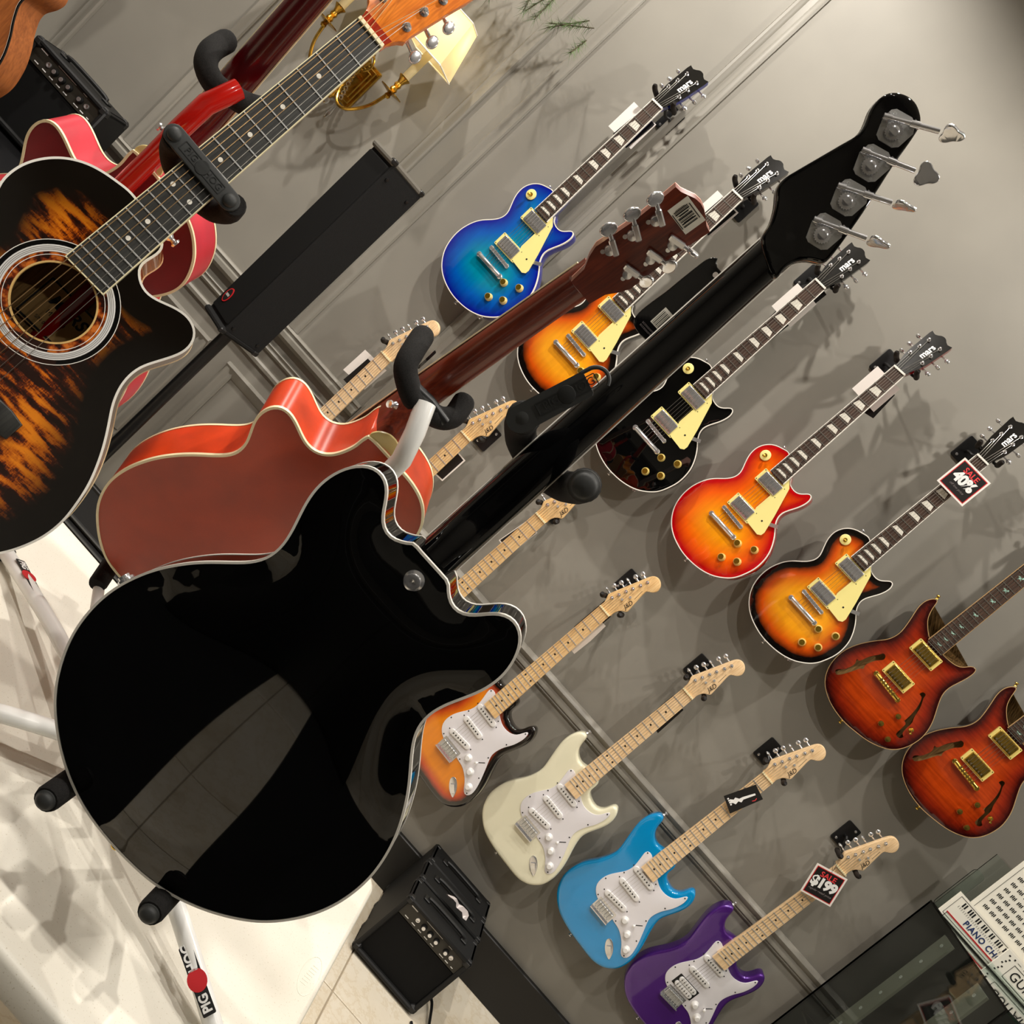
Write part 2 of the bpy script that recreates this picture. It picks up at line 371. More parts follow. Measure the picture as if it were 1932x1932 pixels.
# ---- outlines of the instruments in their own planes, millimetres ----
DATA={
 'lp':[(-34,249),(-54,246),(-76,240),(-95,228),(-108,211),(-115,192),(-115,173),(-111,155),(-104,139),(-97,124),(-90,109),(-90,93),(-97,76),(-111,59),(-129,41),(-143,21),(-153,-3),(-159,-28),(-160,-54),(-156,-81),(-147,-107),(-134,-127),(-118,-144),(-99,-158),(-75,-169),(-51,-176),(-21,-181),(6,-181),(36,-178),(65,-171),(93,-159),(115,-143),(134,-124),(145,-105),(153,-81),(159,-55),(159,-26),(153,4),(139,32),(121,56),(103,73),(93,87),(87,103),(89,119),(98,140),(107,160),(112,180),(113,195),(108,208),(102,212),(95,208),(85,195),(72,184),(57,183),(43,186),(31,191),(25,205)],
 'lp_guard':[(25,192),(49,176),(81,92),(99,37),(97,25),(87,18),(36,22),(18,67),(20,169)],
 'lp_head':[(-19,-2),(-28,54),(-34,112),(-33,161),(-19,160),(-7,167),(2,169),(13,167),(21,166),(31,162),(44,164),(45,153),(49,99),(44,43),(42,35),(31,16),(19,2)],
 'lp_posts':[(-19,130),(-20,94),(-22,61),(25,133),(24,97),(27,63),(-38,122),(-38,87),(-41,58),(55,129),(56,91),(57,56)],
 'st':[(-26,255),(-37,248),(-53,248),(-69,257),(-81,270),(-88,289),(-91,315),(-97,323),(-106,322),(-117,314),(-127,299),(-132,279),(-134,256),(-130,229),(-122,197),(-115,170),(-109,148),(-109,123),(-116,94),(-126,68),(-139,43),(-150,17),(-155,-14),(-156,-42),(-149,-67),(-138,-90),(-120,-110),(-100,-125),(-76,-137),(-46,-144),(-14,-148),(17,-149),(49,-149),(81,-149),(109,-145),(135,-132),(150,-117),(163,-97),(168,-74),(169,-47),(164,-15),(154,18),(141,50),(132,76),(126,101),(129,122),(138,149),(146,176),(150,203),(146,227),(137,243),(126,251),(118,248),(111,237),(107,217),(100,203),(86,194),(65,196),(46,204),(36,215),(34,257)],
 'st_guard':[(-51,215),(-40,219),(-27,213),(39,178),(62,171),(86,174),(106,187),(116,209),(124,226),(129,218),(131,195),(124,161),(113,136),(106,112),(104,89),(110,71),(126,39),(144,0),(154,-33),(152,-53),(143,-61),(132,-58),(115,-39),(95,-24),(71,-13),(53,-12),(27,-9),(-32,-7),(-45,-3),(-58,5),(-70,20),(-74,43),(-70,68),(-58,96),(-46,121),(-42,148),(-47,177),(-54,208)],
 'st_screws':[(-47,211),(-46,113),(-67,55),(-44,3),(39,169),(123,213),(110,144),(104,72),(132,8),(143,-53),(49,-5)],
 'st_head':[(-18,4),(-20,19),(-30,45),(-10,107),(11,169),(17,180),(31,185),(45,182),(56,172),(59,158),(55,147),(47,139),(36,131),(37,122),(42,85),(47,50),(42,42),(32,36),(26,26),(23,-1)],
 'st_posts':[(-16,41),(-9,63),(-2,86),(5,107),(13,131),(20,153)],
 'prs':[(-19,185),(-54,206),(-76,228),(-89,261),(-95,285),(-106,276),(-116,257),(-116,229),(-107,198),(-98,167),(-92,133),(-99,99),(-122,62),(-142,23),(-154,-19),(-153,-60),(-142,-97),(-120,-127),(-89,-147),(-48,-160),(1,-164),(46,-158),(87,-149),(121,-134),(148,-114),(166,-84),(174,-46),(173,-12),(160,28),(136,69),(118,102),(114,131),(119,159),(125,193),(125,221),(119,228),(106,222),(91,197),(70,188),(49,185),(35,184)],
 'prs_f1':[(-67,58),(-77,59),(-82,47),(-95,21),(-103,-7),(-112,-10),(-105,-28),(-112,-57),(-123,-70),(-126,-81),(-115,-86),(-106,-74),(-97,-53),(-86,-22),(-79,-17),(-84,-1),(-76,26),(-66,41),(-63,49)],
 'prs_f2':[(88,68),(77,67),(75,56),(87,53),(98,28),(104,0),(106,-22),(105,-29),(115,-32),(118,-52),(121,-73),(136,-74),(141,-63),(131,-57),(127,-38),(125,-16),(116,1),(106,32),(92,56)],
 'bass':[(-28.4,264.9),(-38.2,254.5),(-51.2,249.3),(-64.7,252.9),(-73.7,263.9),(-81,276.2),(-90.3,287),(-103.2,292.5),(-116.8,289.2),(-127.4,279.7),(-134.7,267.5),(-139.5,254),(-141.9,239.9),(-141.9,225.6),(-139.5,211.5),(-135.4,197.8),(-130.4,184.4),(-125.8,170.9),(-122.2,157),(-121.5,142.8),(-124.2,128.8),(-130.7,116.1),(-139.6,104.9),(-149.2,94.3),(-158.9,83.7),(-168.3,72.9),(-177,61.6),(-184.9,49.7),(-192.5,37.5),(-199.2,24.9),(-205,11.8),(-209.8,-1.6),(-213.9,-15.4),(-217,-29.4),(-218.7,-43.6),(-219.4,-57.8),(-218.9,-72.1),(-217.5,-86.4),(-214.9,-100.5),(-211.2,-114.3),(-206.3,-127.7),(-200.5,-140.8),(-193.8,-153.4),(-186.2,-165.6),(-177.9,-177.2),(-168.2,-187.8),(-157.8,-197.5),(-146.7,-206.7),(-135.2,-215.1),(-123.3,-223),(-110.8,-230),(-98,-236.5),(-84.7,-241.8),(-71.2,-246.3),(-57.3,-250),(-43.2,-252.3),(-29,-253.6),(-14.7,-254.6),(-0.4,-255),(13.9,-254.6),(28.2,-253.7),(42.5,-252.4),(56.6,-250.1),(70.5,-246.5),(84,-242),(97.3,-236.7),(110.1,-230.3),(122.7,-223.4),(134.6,-215.6),(146.2,-207.1),(157.2,-198),(167.7,-188.3),(177.4,-177.7),(185.8,-166.2),(193.4,-154.1),(200.2,-141.4),(206,-128.4),(211,-115),(214.8,-101.2),(217.4,-87.1),(218.8,-72.9),(219.4,-58.6),(218.7,-44.3),(217.1,-30.1),(214,-16.1),(210.1,-2.3),(205.2,11.1),(199.6,24.3),(192.8,36.9),(185.3,49.1),(177.4,61),(168.7,72.4),(159.4,83.2),(149.6,93.7),(140.1,104.4),(131.1,115.6),(124.4,128.1),(121.5,142.1),(122.1,156.3),(125.6,170.2),(130.2,183.7),(135.2,197.1),(139.3,210.8),(141.8,224.9),(142,239.2),(139.7,253.3),(135,266.8),(127.9,279.2),(117.5,288.9),(103.9,292.6),(90.7,287.5),(81.4,276.7),(74,264.4),(65.2,253.3),(51.8,249),(38.6,254.1),(28.8,264.4),(14.5,265.5),(0.2,265.5),(-14.1,265.5)],
 'jazz':[(-98,-308.4),(-123.6,-296),(-150.5,-273.2),(-175.6,-243),(-192.3,-215.9),(-202.5,-187.1),(-207,-157.5),(-204.8,-125.5),(-197.8,-95.9),(-187,-67.3),(-172,-40),(-154.9,-15.9),(-136.3,6.1),(-123.4,26.1),(-121.3,45.6),(-125.7,64.1),(-135,83.9),(-142.1,100.8),(-143.6,119.5),(-139.7,135.9),(-130.3,146),(-120.5,147.9),(-107.4,144.5),(-93.2,138.3),(-79.4,131.1),(-63.4,126.5),(-50.4,128.7),(-39.6,136.6),(-32.3,148.5),(-27.4,165.9),(-24.4,185.1),(-24.9,207.8),(15.2,207.7),(41.2,205.1),(60.1,203.7),(80.6,199.4),(99.3,192.3),(115.5,181.3),(128.2,167.9),(133.5,162.4),(140.1,149.9),(148.1,128.5),(150,105),(143,82),(132,62),(123.5,45),(136.3,6.1),(154.9,-15.9),(172,-40),(187,-67.3),(197.8,-95.9),(204.8,-125.5),(207,-157.5),(202.5,-187.1),(192.3,-215.9),(175.6,-243),(150.5,-273.2),(123.6,-296),(98,-308.4),(70,-316),(30,-322),(-30,-322),(-70,-316)],
 'ac_tl':[(-134.3,-459.6),(-134.8,-437.1),(-131.7,-421.4),(-125,-405.9),(-116.1,-392.5),(-104.9,-381.2),(-89.1,-370.9),(-69.7,-363.9),(-53,-360.6),(-32,-358.1)],
 'ac_rt':[(29.9,-409.4),(36.3,-417.9),(45.5,-424.8),(54.9,-427.9),(64.9,-426.9),(76.2,-422.6),(89.1,-416.5),(103.8,-412),(117.3,-412.5),(128.4,-417.7),(135.6,-427.3),(138.1,-442.5),(134.1,-457.6),(126.4,-475.1),(118.8,-492.5),(116.4,-505.7),(117.4,-522),(122.2,-537.5),(130.1,-553),(139.5,-566.9),(134,-560),(144.8,-574.1),(155.7,-590.7),(167.4,-611.5),(178.1,-635.9),(182.9,-658.7),(189.8,-690.5),(187,-716.8),(182,-734.1),(175.2,-749.4),(167.6,-763.5)],
 'bass_head':[(-16.6,732.7),(-23.9,750.6),(-33.9,765.6),(-45.1,776.7),(-48.1,787.4),(-45.5,801.3),(-40.2,824.1),(-34.9,846.7),(-30.8,865.5),(-33.8,876.9),(-40.7,889.2),(-42.5,901.7),(-39.2,912.1),(-29.6,919.4),(-17.3,922.3),(-4.7,918.5),(4.6,908.8),(15.8,866.9),(28.4,825.4),(38.5,785.4),(41.6,766.9),(39.3,761.9),(28.5,754.9),(21,745.1),(18.4,733.3),(19.2,718.5)],
 'jz_head':[(-35,593.1),(-41.7,611.7),(-39.3,628.1),(-36.5,669.1),(-36.8,705.1),(-38.2,731.2),(-29.7,732.7),(-16,740.4),(-2.7,741.6),(14.9,740),(36.4,728.4),(30.2,699.2),(26.5,669.3),(22.1,638.1),(22.6,612.6),(11.2,589.2),(5.9,560.8)],
 'jz_tun':[(-23.5,625.4),(-21.5,657.9),(-18.9,690.4),(13.9,624.2),(15.8,657.5),(17.9,688.6),(-48.2,635),(-45.7,668),(-43.5,699.9),(38.5,631),(40.1,664.5),(43.1,696.2)],
}
# origin, x axis, y axis (neck), normal, scale
FRAMES={
 'blue':[-0.6419, -0.0972, 1.5675, 0.9744, -0.225, 0.0, -0.0047, -0.0204, 0.9998, -0.2249, -0.9742, -0.0209, 0.9848],
 'lpsb':[-0.2937, -0.103, 1.5624, 0.9659, -0.2588, 0.0, -0.0054, -0.0202, 0.9998, -0.2588, -0.9657, -0.0209, 0.985],
 'black':[0.051, -0.0914, 1.5692, 0.9816, -0.1908, 0.0, -0.004, -0.0206, 0.9998, -0.1908, -0.9814, -0.0209, 0.986],
 'red':[0.3868, -0.1254, 1.567, 0.9205, -0.3907, 0.0, -0.0082, -0.0193, 0.9998, -0.3906, -0.9203, -0.0209, 0.9797],
 'sb':[0.729, -0.103, 1.5768, 0.9659, -0.2588, 0.0, -0.0054, -0.0202, 0.9998, -0.2588, -0.9657, -0.0209, 0.9813],
 'ssb':[0.3558, -0.1043, 0.4698, 0.9659, -0.2588, 0.0, -0.0099, -0.0371, 0.9993, -0.2586, -0.9652, -0.0384, 0.9806],
 'swh':[0.7007, -0.0898, 0.4876, 0.9848, -0.1736, 0.0, -0.0067, -0.0378, 0.9993, -0.1735, -0.9841, -0.0384, 0.9837],
 'sbl':[1.0404, -0.0956, 0.4969, 0.9781, -0.2079, 0.0, -0.008, -0.0375, 0.9993, -0.2078, -0.9774, -0.0384, 0.9863],
 'spu':[1.3911, -0.0662, 0.4711, 0.9994, 0.0349, 0.0, 0.0013, -0.0384, 0.9993, 0.0349, -0.9987, -0.0384, 0.9905],
 'sn1':[-0.6534, -0.0751, 0.4811, 0.9962, -0.0872, 0.0, -0.0033, -0.0382, 0.9993, -0.0871, -0.9955, -0.0384, 0.985],
 'sn2':[-0.3143, -0.0751, 0.5012, 0.9962, -0.0872, 0.0, -0.0033, -0.0382, 0.9993, -0.0871, -0.9955, -0.0384, 0.985],
 'sn3':[0.0178, -0.0751, 0.5054, 0.9962, -0.0872, 0.0, -0.0033, -0.0382, 0.9993, -0.0871, -0.9955, -0.0384, 0.985],
 'prs1':[1.0581, -0.0927, 1.5734, 0.9781, -0.2079, 0.0, -0.0044, -0.0205, 0.9998, -0.2079, -0.9779, -0.0209, 0.985],
 'prs2':[1.3998, -0.0927, 1.5733, 0.9781, -0.2079, 0.0, -0.0044, -0.0205, 0.9998, -0.2079, -0.9779, -0.0209, 0.985],
}
# ---------------------------------------------------------------- materials
def wall_paint(name, c, rough=0.55):
    t = NT(name); t.set(rough, spec=0.35)
    co = t.coords(); n = t.noise(co, 3.0, 3)
    t.color(t.ramp(n, [(0.3, tuple(v*0.965 for v in c)), (0.7, tuple(min(255, v*1.03) for v in c))]))
    t.bump(t.noise(co, 420, 2), 0.12, 0.0004); return t.m
M_WALL = wall_paint('greige_wall_paint', (136, 132, 123))
M_TRIM = wall_paint('greige_trim_paint', (139, 135, 126), 0.38)
M_CEIL = wall_paint('white_ceiling_paint', (222, 220, 214), 0.8)
M_BASE = mat('black_baseboard', (16, 15, 14), 0.45)
def tile_mat():
    t = NT('beige_marble_tile'); t.set(0.22, coat=0.2); co = t.coords('Object')
    a = t.noise(co, 2.2, 8, 0.62); b = t.noise(co, 7.0, 6, 0.7)
    c = t.ramp(a, [(0.32, (205, 190, 164)), (0.5, (226, 215, 194)), (0.7, (236, 228, 212))])
    v = t.ramp(b, [(0.47, (1, 1, 1)), (0.5, (0.86, 0.80, 0.70)), (0.53, (1, 1, 1))])
    t.color(t.mix(0.6, c, v, 'MULTIPLY')); return t.m
M_TILE = tile_mat()
M_GROUT = mat('tile_grout', (168, 156, 136), 0.9)
def table_mat():
    t = NT('speckled_white_plastic'); t.set(0.42, spec=0.45); co = t.coords('Object')
    sp = t.noise(co, 330, 2, 0.6); bl = t.noise(co, 5, 4)
    c = t.ramp(bl, [(0.3, (222, 217, 203)), (0.7, (232, 228, 216))])
    k = t.ramp(sp, [(0.31, (0.72, 0.68, 0.60)), (0.36, (1, 1, 1))])
    t.color(t.mix(0.8, c, k, 'MULTIPLY')); t.bump(t.noise(co, 260, 2), 0.15, 0.0004); return t.m
M_TABLE = table_mat()

M_CHROME = mat('chrome', (224, 224, 226), 0.16, 0.85)
M_NICKEL = mat('brushed_nickel', (206, 206, 204), 0.32, 0.6)
M_STEEL = mat('steel_string', (200, 196, 188), 0.3, 1.0)
M_BRONZE = mat('bronze_string', (214, 178, 130), 0.3, 1.0)
M_GOLD = mat('gold_plate', (226, 190, 92), 0.2, 1.0)
M_BRASS = mat('antique_brass', (186, 146, 62), 0.24, 1.0, var=0.12, vscale=60)
M_CREAM = mat('cream_plastic', (246, 233, 150), 0.32, coat=0.3)
M_IVORY = mat('ivory_binding', (243, 232, 190), 0.35, coat=0.3)
M_WHITEB = mat('white_binding', (244, 240, 230), 0.35, coat=0.3)
M_PEARL = mat('pearl_inlay', (238, 234, 222), 0.25, coat=0.5, var=0.06, vscale=160)
M_ABALONE = mat('abalone_inlay', (150, 184, 170), 0.2, coat=0.5, var=0.35, vscale=260)
M_KNOB = mat('amber_gold_knob', (226, 202, 120), 0.22, coat=0.6)
M_KNOBTOP = mat('gold_knob_insert', (220, 184, 70), 0.25, 1.0)
M_WPLAST = mat('white_plastic', (236, 234, 232), 0.3, coat=0.3)
M_GUARDW = mat('white_pickguard', (231, 228, 232), 0.3, coat=0.3)
M_BLACKG = mat('black_gloss_lacquer', (4, 4, 4), 0.025, spec=0.5)
M_BLACKW = mat('black_gloss_neck', (6, 6, 7), 0.05, spec=0.55)
M_HEADB = mat('black_headstock_face', (10, 10, 10), 0.14, coat=0.6)
M_SATB = mat('black_satin_metal', (14, 14, 15), 0.38)
M_FOAM = mat('black_foam', (30, 29, 28), 0.95, bump=0.6, bscale=900, spec=0.2, var=0.18, vscale=500)
M_RUBBER = mat('grey_black_rubber', (50, 51, 50), 0.55, spec=0.35)
M_RUBBERT = mat('rubber_relief', (36, 37, 36), 0.6, spec=0.3)
M_TUBEW = mat('white_powder_coat', (236, 236, 232), 0.28, coat=0.4)
M_TUBER = mat('red_candy_coat', (178, 22, 14), 0.16, coat=0.8)
M_BLKPL = mat('black_plastic', (17, 17, 17), 0.42)
M_TOLEX = mat('black_tolex', (18, 18, 18), 0.62, bump=0.7, bscale=700, spec=0.35)
M_CARPET = mat('black_felt_cover', (29, 29, 29), 0.95, bump=0.8, bscale=900, var=0.22, vscale=700, spec=0.2)
M_GRILLE = mat('black_grille_cloth', (9, 9, 9), 0.8, bump=0.5, bscale=1500, spec=0.25)
M_WHITE = mat('white_print', (240, 240, 238), 0.6)
M_BLACK = mat('black_print', (10, 10, 10), 0.6)
M_REDP = mat('red_print', (196, 26, 34), 0.55)
M_REDT = mat('light_red_print', (228, 62, 66), 0.55)
M_GREYP = mat('grey_print', (120, 112, 112), 0.6)
M_BLUEP = mat('navy_print', (26, 50, 104), 0.55)
M_CARD = mat('white_card', (240, 233, 226), 0.6)
M_CARDB = mat('black_card', (22, 20, 19), 0.45)
M_PAPER = mat('ivory_paper', (250, 246, 232), 0.6)

def wood(name, c0, c1, axis='y', scale=1.0, rough=0.35, coat=0.4, stretch=14):
    t = NT(name); t.set(rough, coat=coat, coat_rough=0.08)
    sc = {'y': (90*scale, 90*scale/stretch, 90*scale), 'x': (90*scale/stretch, 90*scale, 90*scale)}[axis]
    n = t.noise(t.coords('Object', sc), 1.0, 4, 0.6); f = t.noise(t.coords('Object', tuple(v*4 for v in sc)), 1.0, 2)
    c = t.ramp(n, [(0.3, c0), (0.7, c1)])
    t.color(t.mix(0.25, c, t.ramp(f, [(0.4, tuple(v*0.75 for v in c0)), (0.6, c1)]))); return t.m
M_MAPLE = wood('maple_neck', (226, 180, 120), (244, 208, 152))
M_MAPLEP = wood('pale_maple_neck', (236, 198, 148), (248, 216, 172))
M_ROSE = wood('rosewood_board', (46, 30, 22), (84, 60, 46), rough=0.5, coat=0.0)
M_EBONY = wood('dark_fingerboard', (30, 30, 28), (52, 52, 48), rough=0.5, coat=0.0)
M_MAHOG = wood('mahogany_neck', (92, 26, 12), (126, 48, 20), rough=0.34, coat=0.3)
M_SPRUCE_IN = wood('inside_wood', (150, 112, 60), (190, 148, 86), rough=0.7, coat=0.0)

def burst(name, inner, mid, outer, w0, w1, w2, grain=0.12, figure=0.0, rough=0.1, coat=1.0, gscale=1.0):
    """finish sprayed from the centre colour to a darker rim: colour follows the distance from the rim (attribute 'edge')"""
    t = NT(name); t.set(rough, coat=coat, coat_rough=0.03)
    a = t.node('ShaderNodeAttribute'); a.attribute_name = 'edge'
    ns = t.noise(t.coords(), 22, 2)
    ad = t.node('ShaderNodeMath', operation='MULTIPLY_ADD'); t.link(ns, ad.inputs[0]); ad.inputs[1].default_value = 0.012
    t.link(a.outputs['Fac'], ad.inputs[2])
    mr = t.node('ShaderNodeMapRange'); mr.inputs['From Min'].default_value = 0.006; mr.inputs['From Max'].default_value = 0.136
    t.link(ad.outputs[0], mr.inputs[0])
    c = t.ramp(mr.outputs[0], [(w0/0.13, outer), (w1/0.13, mid), (w2/0.13, inner)])
    g = t.noise(t.coords('Object', (70*gscale, 8*gscale, 20)), 1.0, 4)
    c = t.mix(grain, c, t.ramp(g, [(0.35, (0.35, 0.2, 0.1)), (0.65, (1.0, 0.95, 0.85))]), 'MULTIPLY')
    if figure > 0:
        fg = t.noise(t.coords('Object', (10, 130, 10)), 1.0, 3)
        c = t.mix(figure, c, t.ramp(fg, [(0.38, (0.45, 0.35, 0.3)), (0.6, (1, 1, 1))]), 'MULTIPLY')
    t.color(c); return t.m
M_BURST_BLUE = burst('blue_burst', (0, 138, 172), (0, 92, 190), (10, 24, 150), 0.006, 0.045, 0.095, grain=0.15)
M_BURST_TOB = burst('tobacco_sunburst', (250, 166, 26), (214, 84, 10), (10, 6, 5), 0.018, 0.040, 0.085, grain=0.15)
M_BURST_CHERRY = burst('cherry_sunburst', (255, 160, 14), (246, 96, 10), (190, 6, 14), 0.010, 0.045, 0.105, grain=0.15)
M_BURST_3T = burst('three_tone_sunburst', (240, 140, 6), (200, 70, 16), (14, 9, 8), 0.016, 0.034, 0.06, grain=0.12)
M_BURST_PRS = burst('dark_cherry_burst', (190, 66, 12), (142, 36, 12), (52, 9, 10), 0.006, 0.03, 0.075, grain=0.12, figure=0.45)
M_WHITEBODY = mat('vintage_white_gloss', (240, 236, 208), 0.12, coat=1.0, spec=0.5)
M_BLUEBODY = mat('sky_blue_gloss', (0, 142, 206), 0.12, coat=1.0)
def metallic_purple():
    t = NT('metallic_purple'); t.set(0.3, metal=0.45, coat=1.0, coat_rough=0.05); n = t.noise(t.coords(), 900, 2)
    t.color(t.ramp(n, [(0.35, (58, 16, 104)), (0.65, (104, 44, 160))])); return t.m
M_PURPLE = metallic_purple()
def satin(name, c, var=0.10, sheen=0.38):
    t = NT(name); t.set(sheen, coat=0.15, coat_rough=0.35); n = t.noise(t.coords(), 9, 5)
    f = t.noise(t.coords(), 400, 2)
    cc = t.ramp(n, [(0.3, tuple(v*(1-var) for v in c)), (0.7, tuple(min(255, v*(1+var)) for v in c))])
    t.color(t.mix(0.12, cc, t.ramp(f, [(0.3, (0.6, 0.6, 0.6)), (0.7, (1, 1, 1))]), 'MULTIPLY')); return t.m
M_ORANGE = satin('satin_orange_red', (176, 64, 28))
M_ORANGES = satin('satin_orange_sides', (204, 62, 22), 0.16, 0.3)
M_CRIM = satin('satin_crimson', (120, 6, 18))
M_CRIMS = satin('satin_crimson_sides', (196, 30, 52), 0.08)
M_CRIMN = mat('dark_crimson_neck', (84, 2, 8), 0.25, coat=0.4)
def flame_top():
    t = NT('tiger_flame_burst'); t.set(0.06, coat=1.0, coat_rough=0.02)
    a = t.node('ShaderNodeAttribute'); a.attribute_name = 'edge'
    mp = t.node('ShaderNodeMapping'); tc = t.node('ShaderNodeTexCoord'); t.link(tc.outputs['Object'], mp.inputs[0])
    mp.inputs['Rotation'].default_value = (0, 0, math.radians(-8)); mp.inputs['Scale'].default_value = (13, 62, 10)
    ds = t.node('ShaderNodeTexNoise'); ds.inputs['Scale'].default_value = 1.0; ds.inputs['Detail'].default_value = 5; ds.inputs['Roughness'].default_value = 0.6
    t.link(mp.outputs[0], ds.inputs['Vector'])
    fine = t.noise(t.coords('Object', (600, 160, 100)), 1.0, 3, 0.7)
    s = t.node('ShaderNodeMath', operation='MULTIPLY_ADD'); t.link(fine, s.inputs[0]); s.inputs[1].default_value = 0.16; t.link(ds.outputs['Fac'], s.inputs[2])
    big = t.noise(t.coords('Object', (7, 9, 5)), 1.0, 2)
    s2 = t.node('ShaderNodeMath', operation='MULTIPLY_ADD'); t.link(big, s2.inputs[0]); s2.inputs[1].default_value = 0.28; t.link(s.outputs[0], s2.inputs[2])
    stripes = t.ramp(s2.outputs[0], [(0.66, (34, 8, 3)), (0.715, (96, 34, 8)), (0.76, (196, 96, 14)), (0.84, (236, 136, 24))])
    mr = t.node('ShaderNodeMapRange'); mr.inputs['From Max'].default_value = 0.11; t.link(a.outputs['Fac'], mr.inputs[0])
    rim = t.ramp(mr.outputs[0], [(0.30, (0, 0, 0)), (0.72, (1, 1, 1))])
    t.color(t.mix(rim, (10, 6, 4), stripes)); return t.m
M_FLAME = flame_top()
M_AMBER = wood('amber_gloss_wood', (206, 112, 22), (232, 146, 44), rough=0.08, coat=1.0, axis='y')
M_AMBERH = wood('amber_headstock', (214, 104, 20), (236, 134, 36), rough=0.25, coat=0.5)
M_ACNECK = mat('red_brown_neck', (150, 40, 20), 0.12, coat=0.8)
def tortoise():
    t = NT('tortoise_shell'); t.set(0.15, coat=0.6); n = t.noise(t.coords(), 90, 3)
    t.color(t.ramp(n, [(0.42, (38, 10, 4)), (0.5, (120, 44, 12)), (0.62, (206, 112, 40))])); return t.m
M_TORT = tortoise()

# ---------------------------------------------------------------- room shell
def struct(name, b, m, parent=None):
    o = obj(name, b, m, parent)
    if parent is None: o['kind'] = 'structure'
    return o
X0, X1, Y0 = -3.6, 3.4, -5.6
struct('wall_back', MB().box(((X0+X1)/2, 0.06, (FLOOR+CEIL)/2), (X1-X0+0.24, 0.12, CEIL-FLOOR)), M_WALL)
struct('wall_left', MB().box((X0-0.06, (Y0-0.0)/2, (FLOOR+CEIL)/2), (0.12, -Y0, CEIL-FLOOR)), M_WALL)
struct('wall_right', MB().box((X1+0.06, Y0/2, (FLOOR+CEIL)/2), (0.12, -Y0, CEIL-FLOOR)), M_WALL)
struct('wall_front', MB().box(((X0+X1)/2, Y0-0.06, (FLOOR+CEIL)/2), (X1-X0+0.24, 0.12, CEIL-FLOOR)), M_WALL)
ceil_o = struct('ceiling', MB().box(((X0+X1)/2, Y0/2, CEIL+0.05), (X1-X0+0.24, -Y0+0.24, 0.1)), M_CEIL)
floor_o = struct('floor', MB().box(((X0+X1)/2, Y0/2, FLOOR-0.056), (X1-X0+0.24, -Y0+0.24, 0.1)), M_GROUT)
TS = 0.60
tile_me = MB().box((0, 0, 0), (TS-0.005, TS-0.005, 0.012), bev=0.0015).mesh('tile')
for i in range(-6, 6):
    for j in range(0, 10):
        x = 0.28+TS*i; y = -0.30-TS*j
        if X0+TS/2 < x < X1-TS/2 and y > Y0+TS/2:
            obj('tile', tile_me, M_TILE, floor_o, loc=(x, y, FLOOR-0.006), rot=(0, 0, (i*7+j*3) % 4*math.pi/2))
M_LAMPG = NT('lamp_glow'); M_LAMPG.b.inputs['Emission Color'].default_value = (1, 0.9, 0.76, 1); M_LAMPG.b.inputs['Emission Strength'].default_value = 14; M_LAMPG = M_LAMPG.m
ring_me = MB().lathe([(0.062, 0), (0.062, -0.008), (0.045, -0.012), (0.043, 0.0)], n=28, cap0=False, cap1=False).mesh('lamp_ring')
glow_me = MB().lathe([(0.043, -0.002), (0.001, -0.002)], n=28, cap0=False).mesh('lamp_glow')
for i, (x, y, wt, ang) in enumerate(LAMPS):
    t = thing('ceiling_downlight', 'round recessed ceiling downlight with white trim ring', 'light', loc=(x, y, CEIL), group='recessed ceiling downlights')
    obj('trim_ring', ring_me, M_WPLAST, t); obj('lamp', glow_me, M_LAMPG, t)

def bar(prof, p0, p1, out=(0, -1, 0)):
    """moulding: profile (across, proud) swept from p0 to p1 on the back wall"""
    p0, p1 = Vector(p0), Vector(p1); d = (p1-p0).normalized(); o = Vector(out); a = o.cross(d)
    n = len(prof); V = [p+a*x+o*h for p in (p0, p1) for x, h in prof]
    F = [(k, (k+1) % n, n+(k+1) % n, n+k) for k in range(n)]+[tuple(range(n))[::-1], tuple(range(n, 2*n))]
    return MB().add(V, F)
P_PANEL = [(-0.021, 0), (-0.021, 0.006), (-0.016, 0.010), (-0.010, 0.008), (-0.004, 0.009), (0.004, 0.014), (0.012, 0.015), (0.017, 0.011), (0.019, 0.004), (0.019, 0)]
P_PANELR = [(-x, h) for x, h in P_PANEL][::-1]
tn = [0]
def trim(prof, p0, p1, m=None):
    tn[0] += 1; return struct('trim_%d' % tn[0], bar(prof, p0, p1), m or M_TRIM)
# upright panel mouldings of the left, panelled part of the wall
for x, pr in ((-2.12, P_PANELR), (-1.735, P_PANEL), (-1.068, P_PANELR), (-0.945, P_PANEL)):
    trim(pr, (x, 0, 0.945), (x, 0, CEIL-0.05))
P_EDGE = [(-0.034, 0), (-0.034, 0.010), (-0.028, 0.014), (-0.020, 0.012), (-0.012, 0.006), (0.006, 0.006), (0.012, 0.014), (0.022, 0.018), (0.030, 0.015), (0.034, 0.006), (0.034, 0)]
trim(P_EDGE, (-0.585, 0, 0.30), (-0.585, 0, CEIL-0.02))
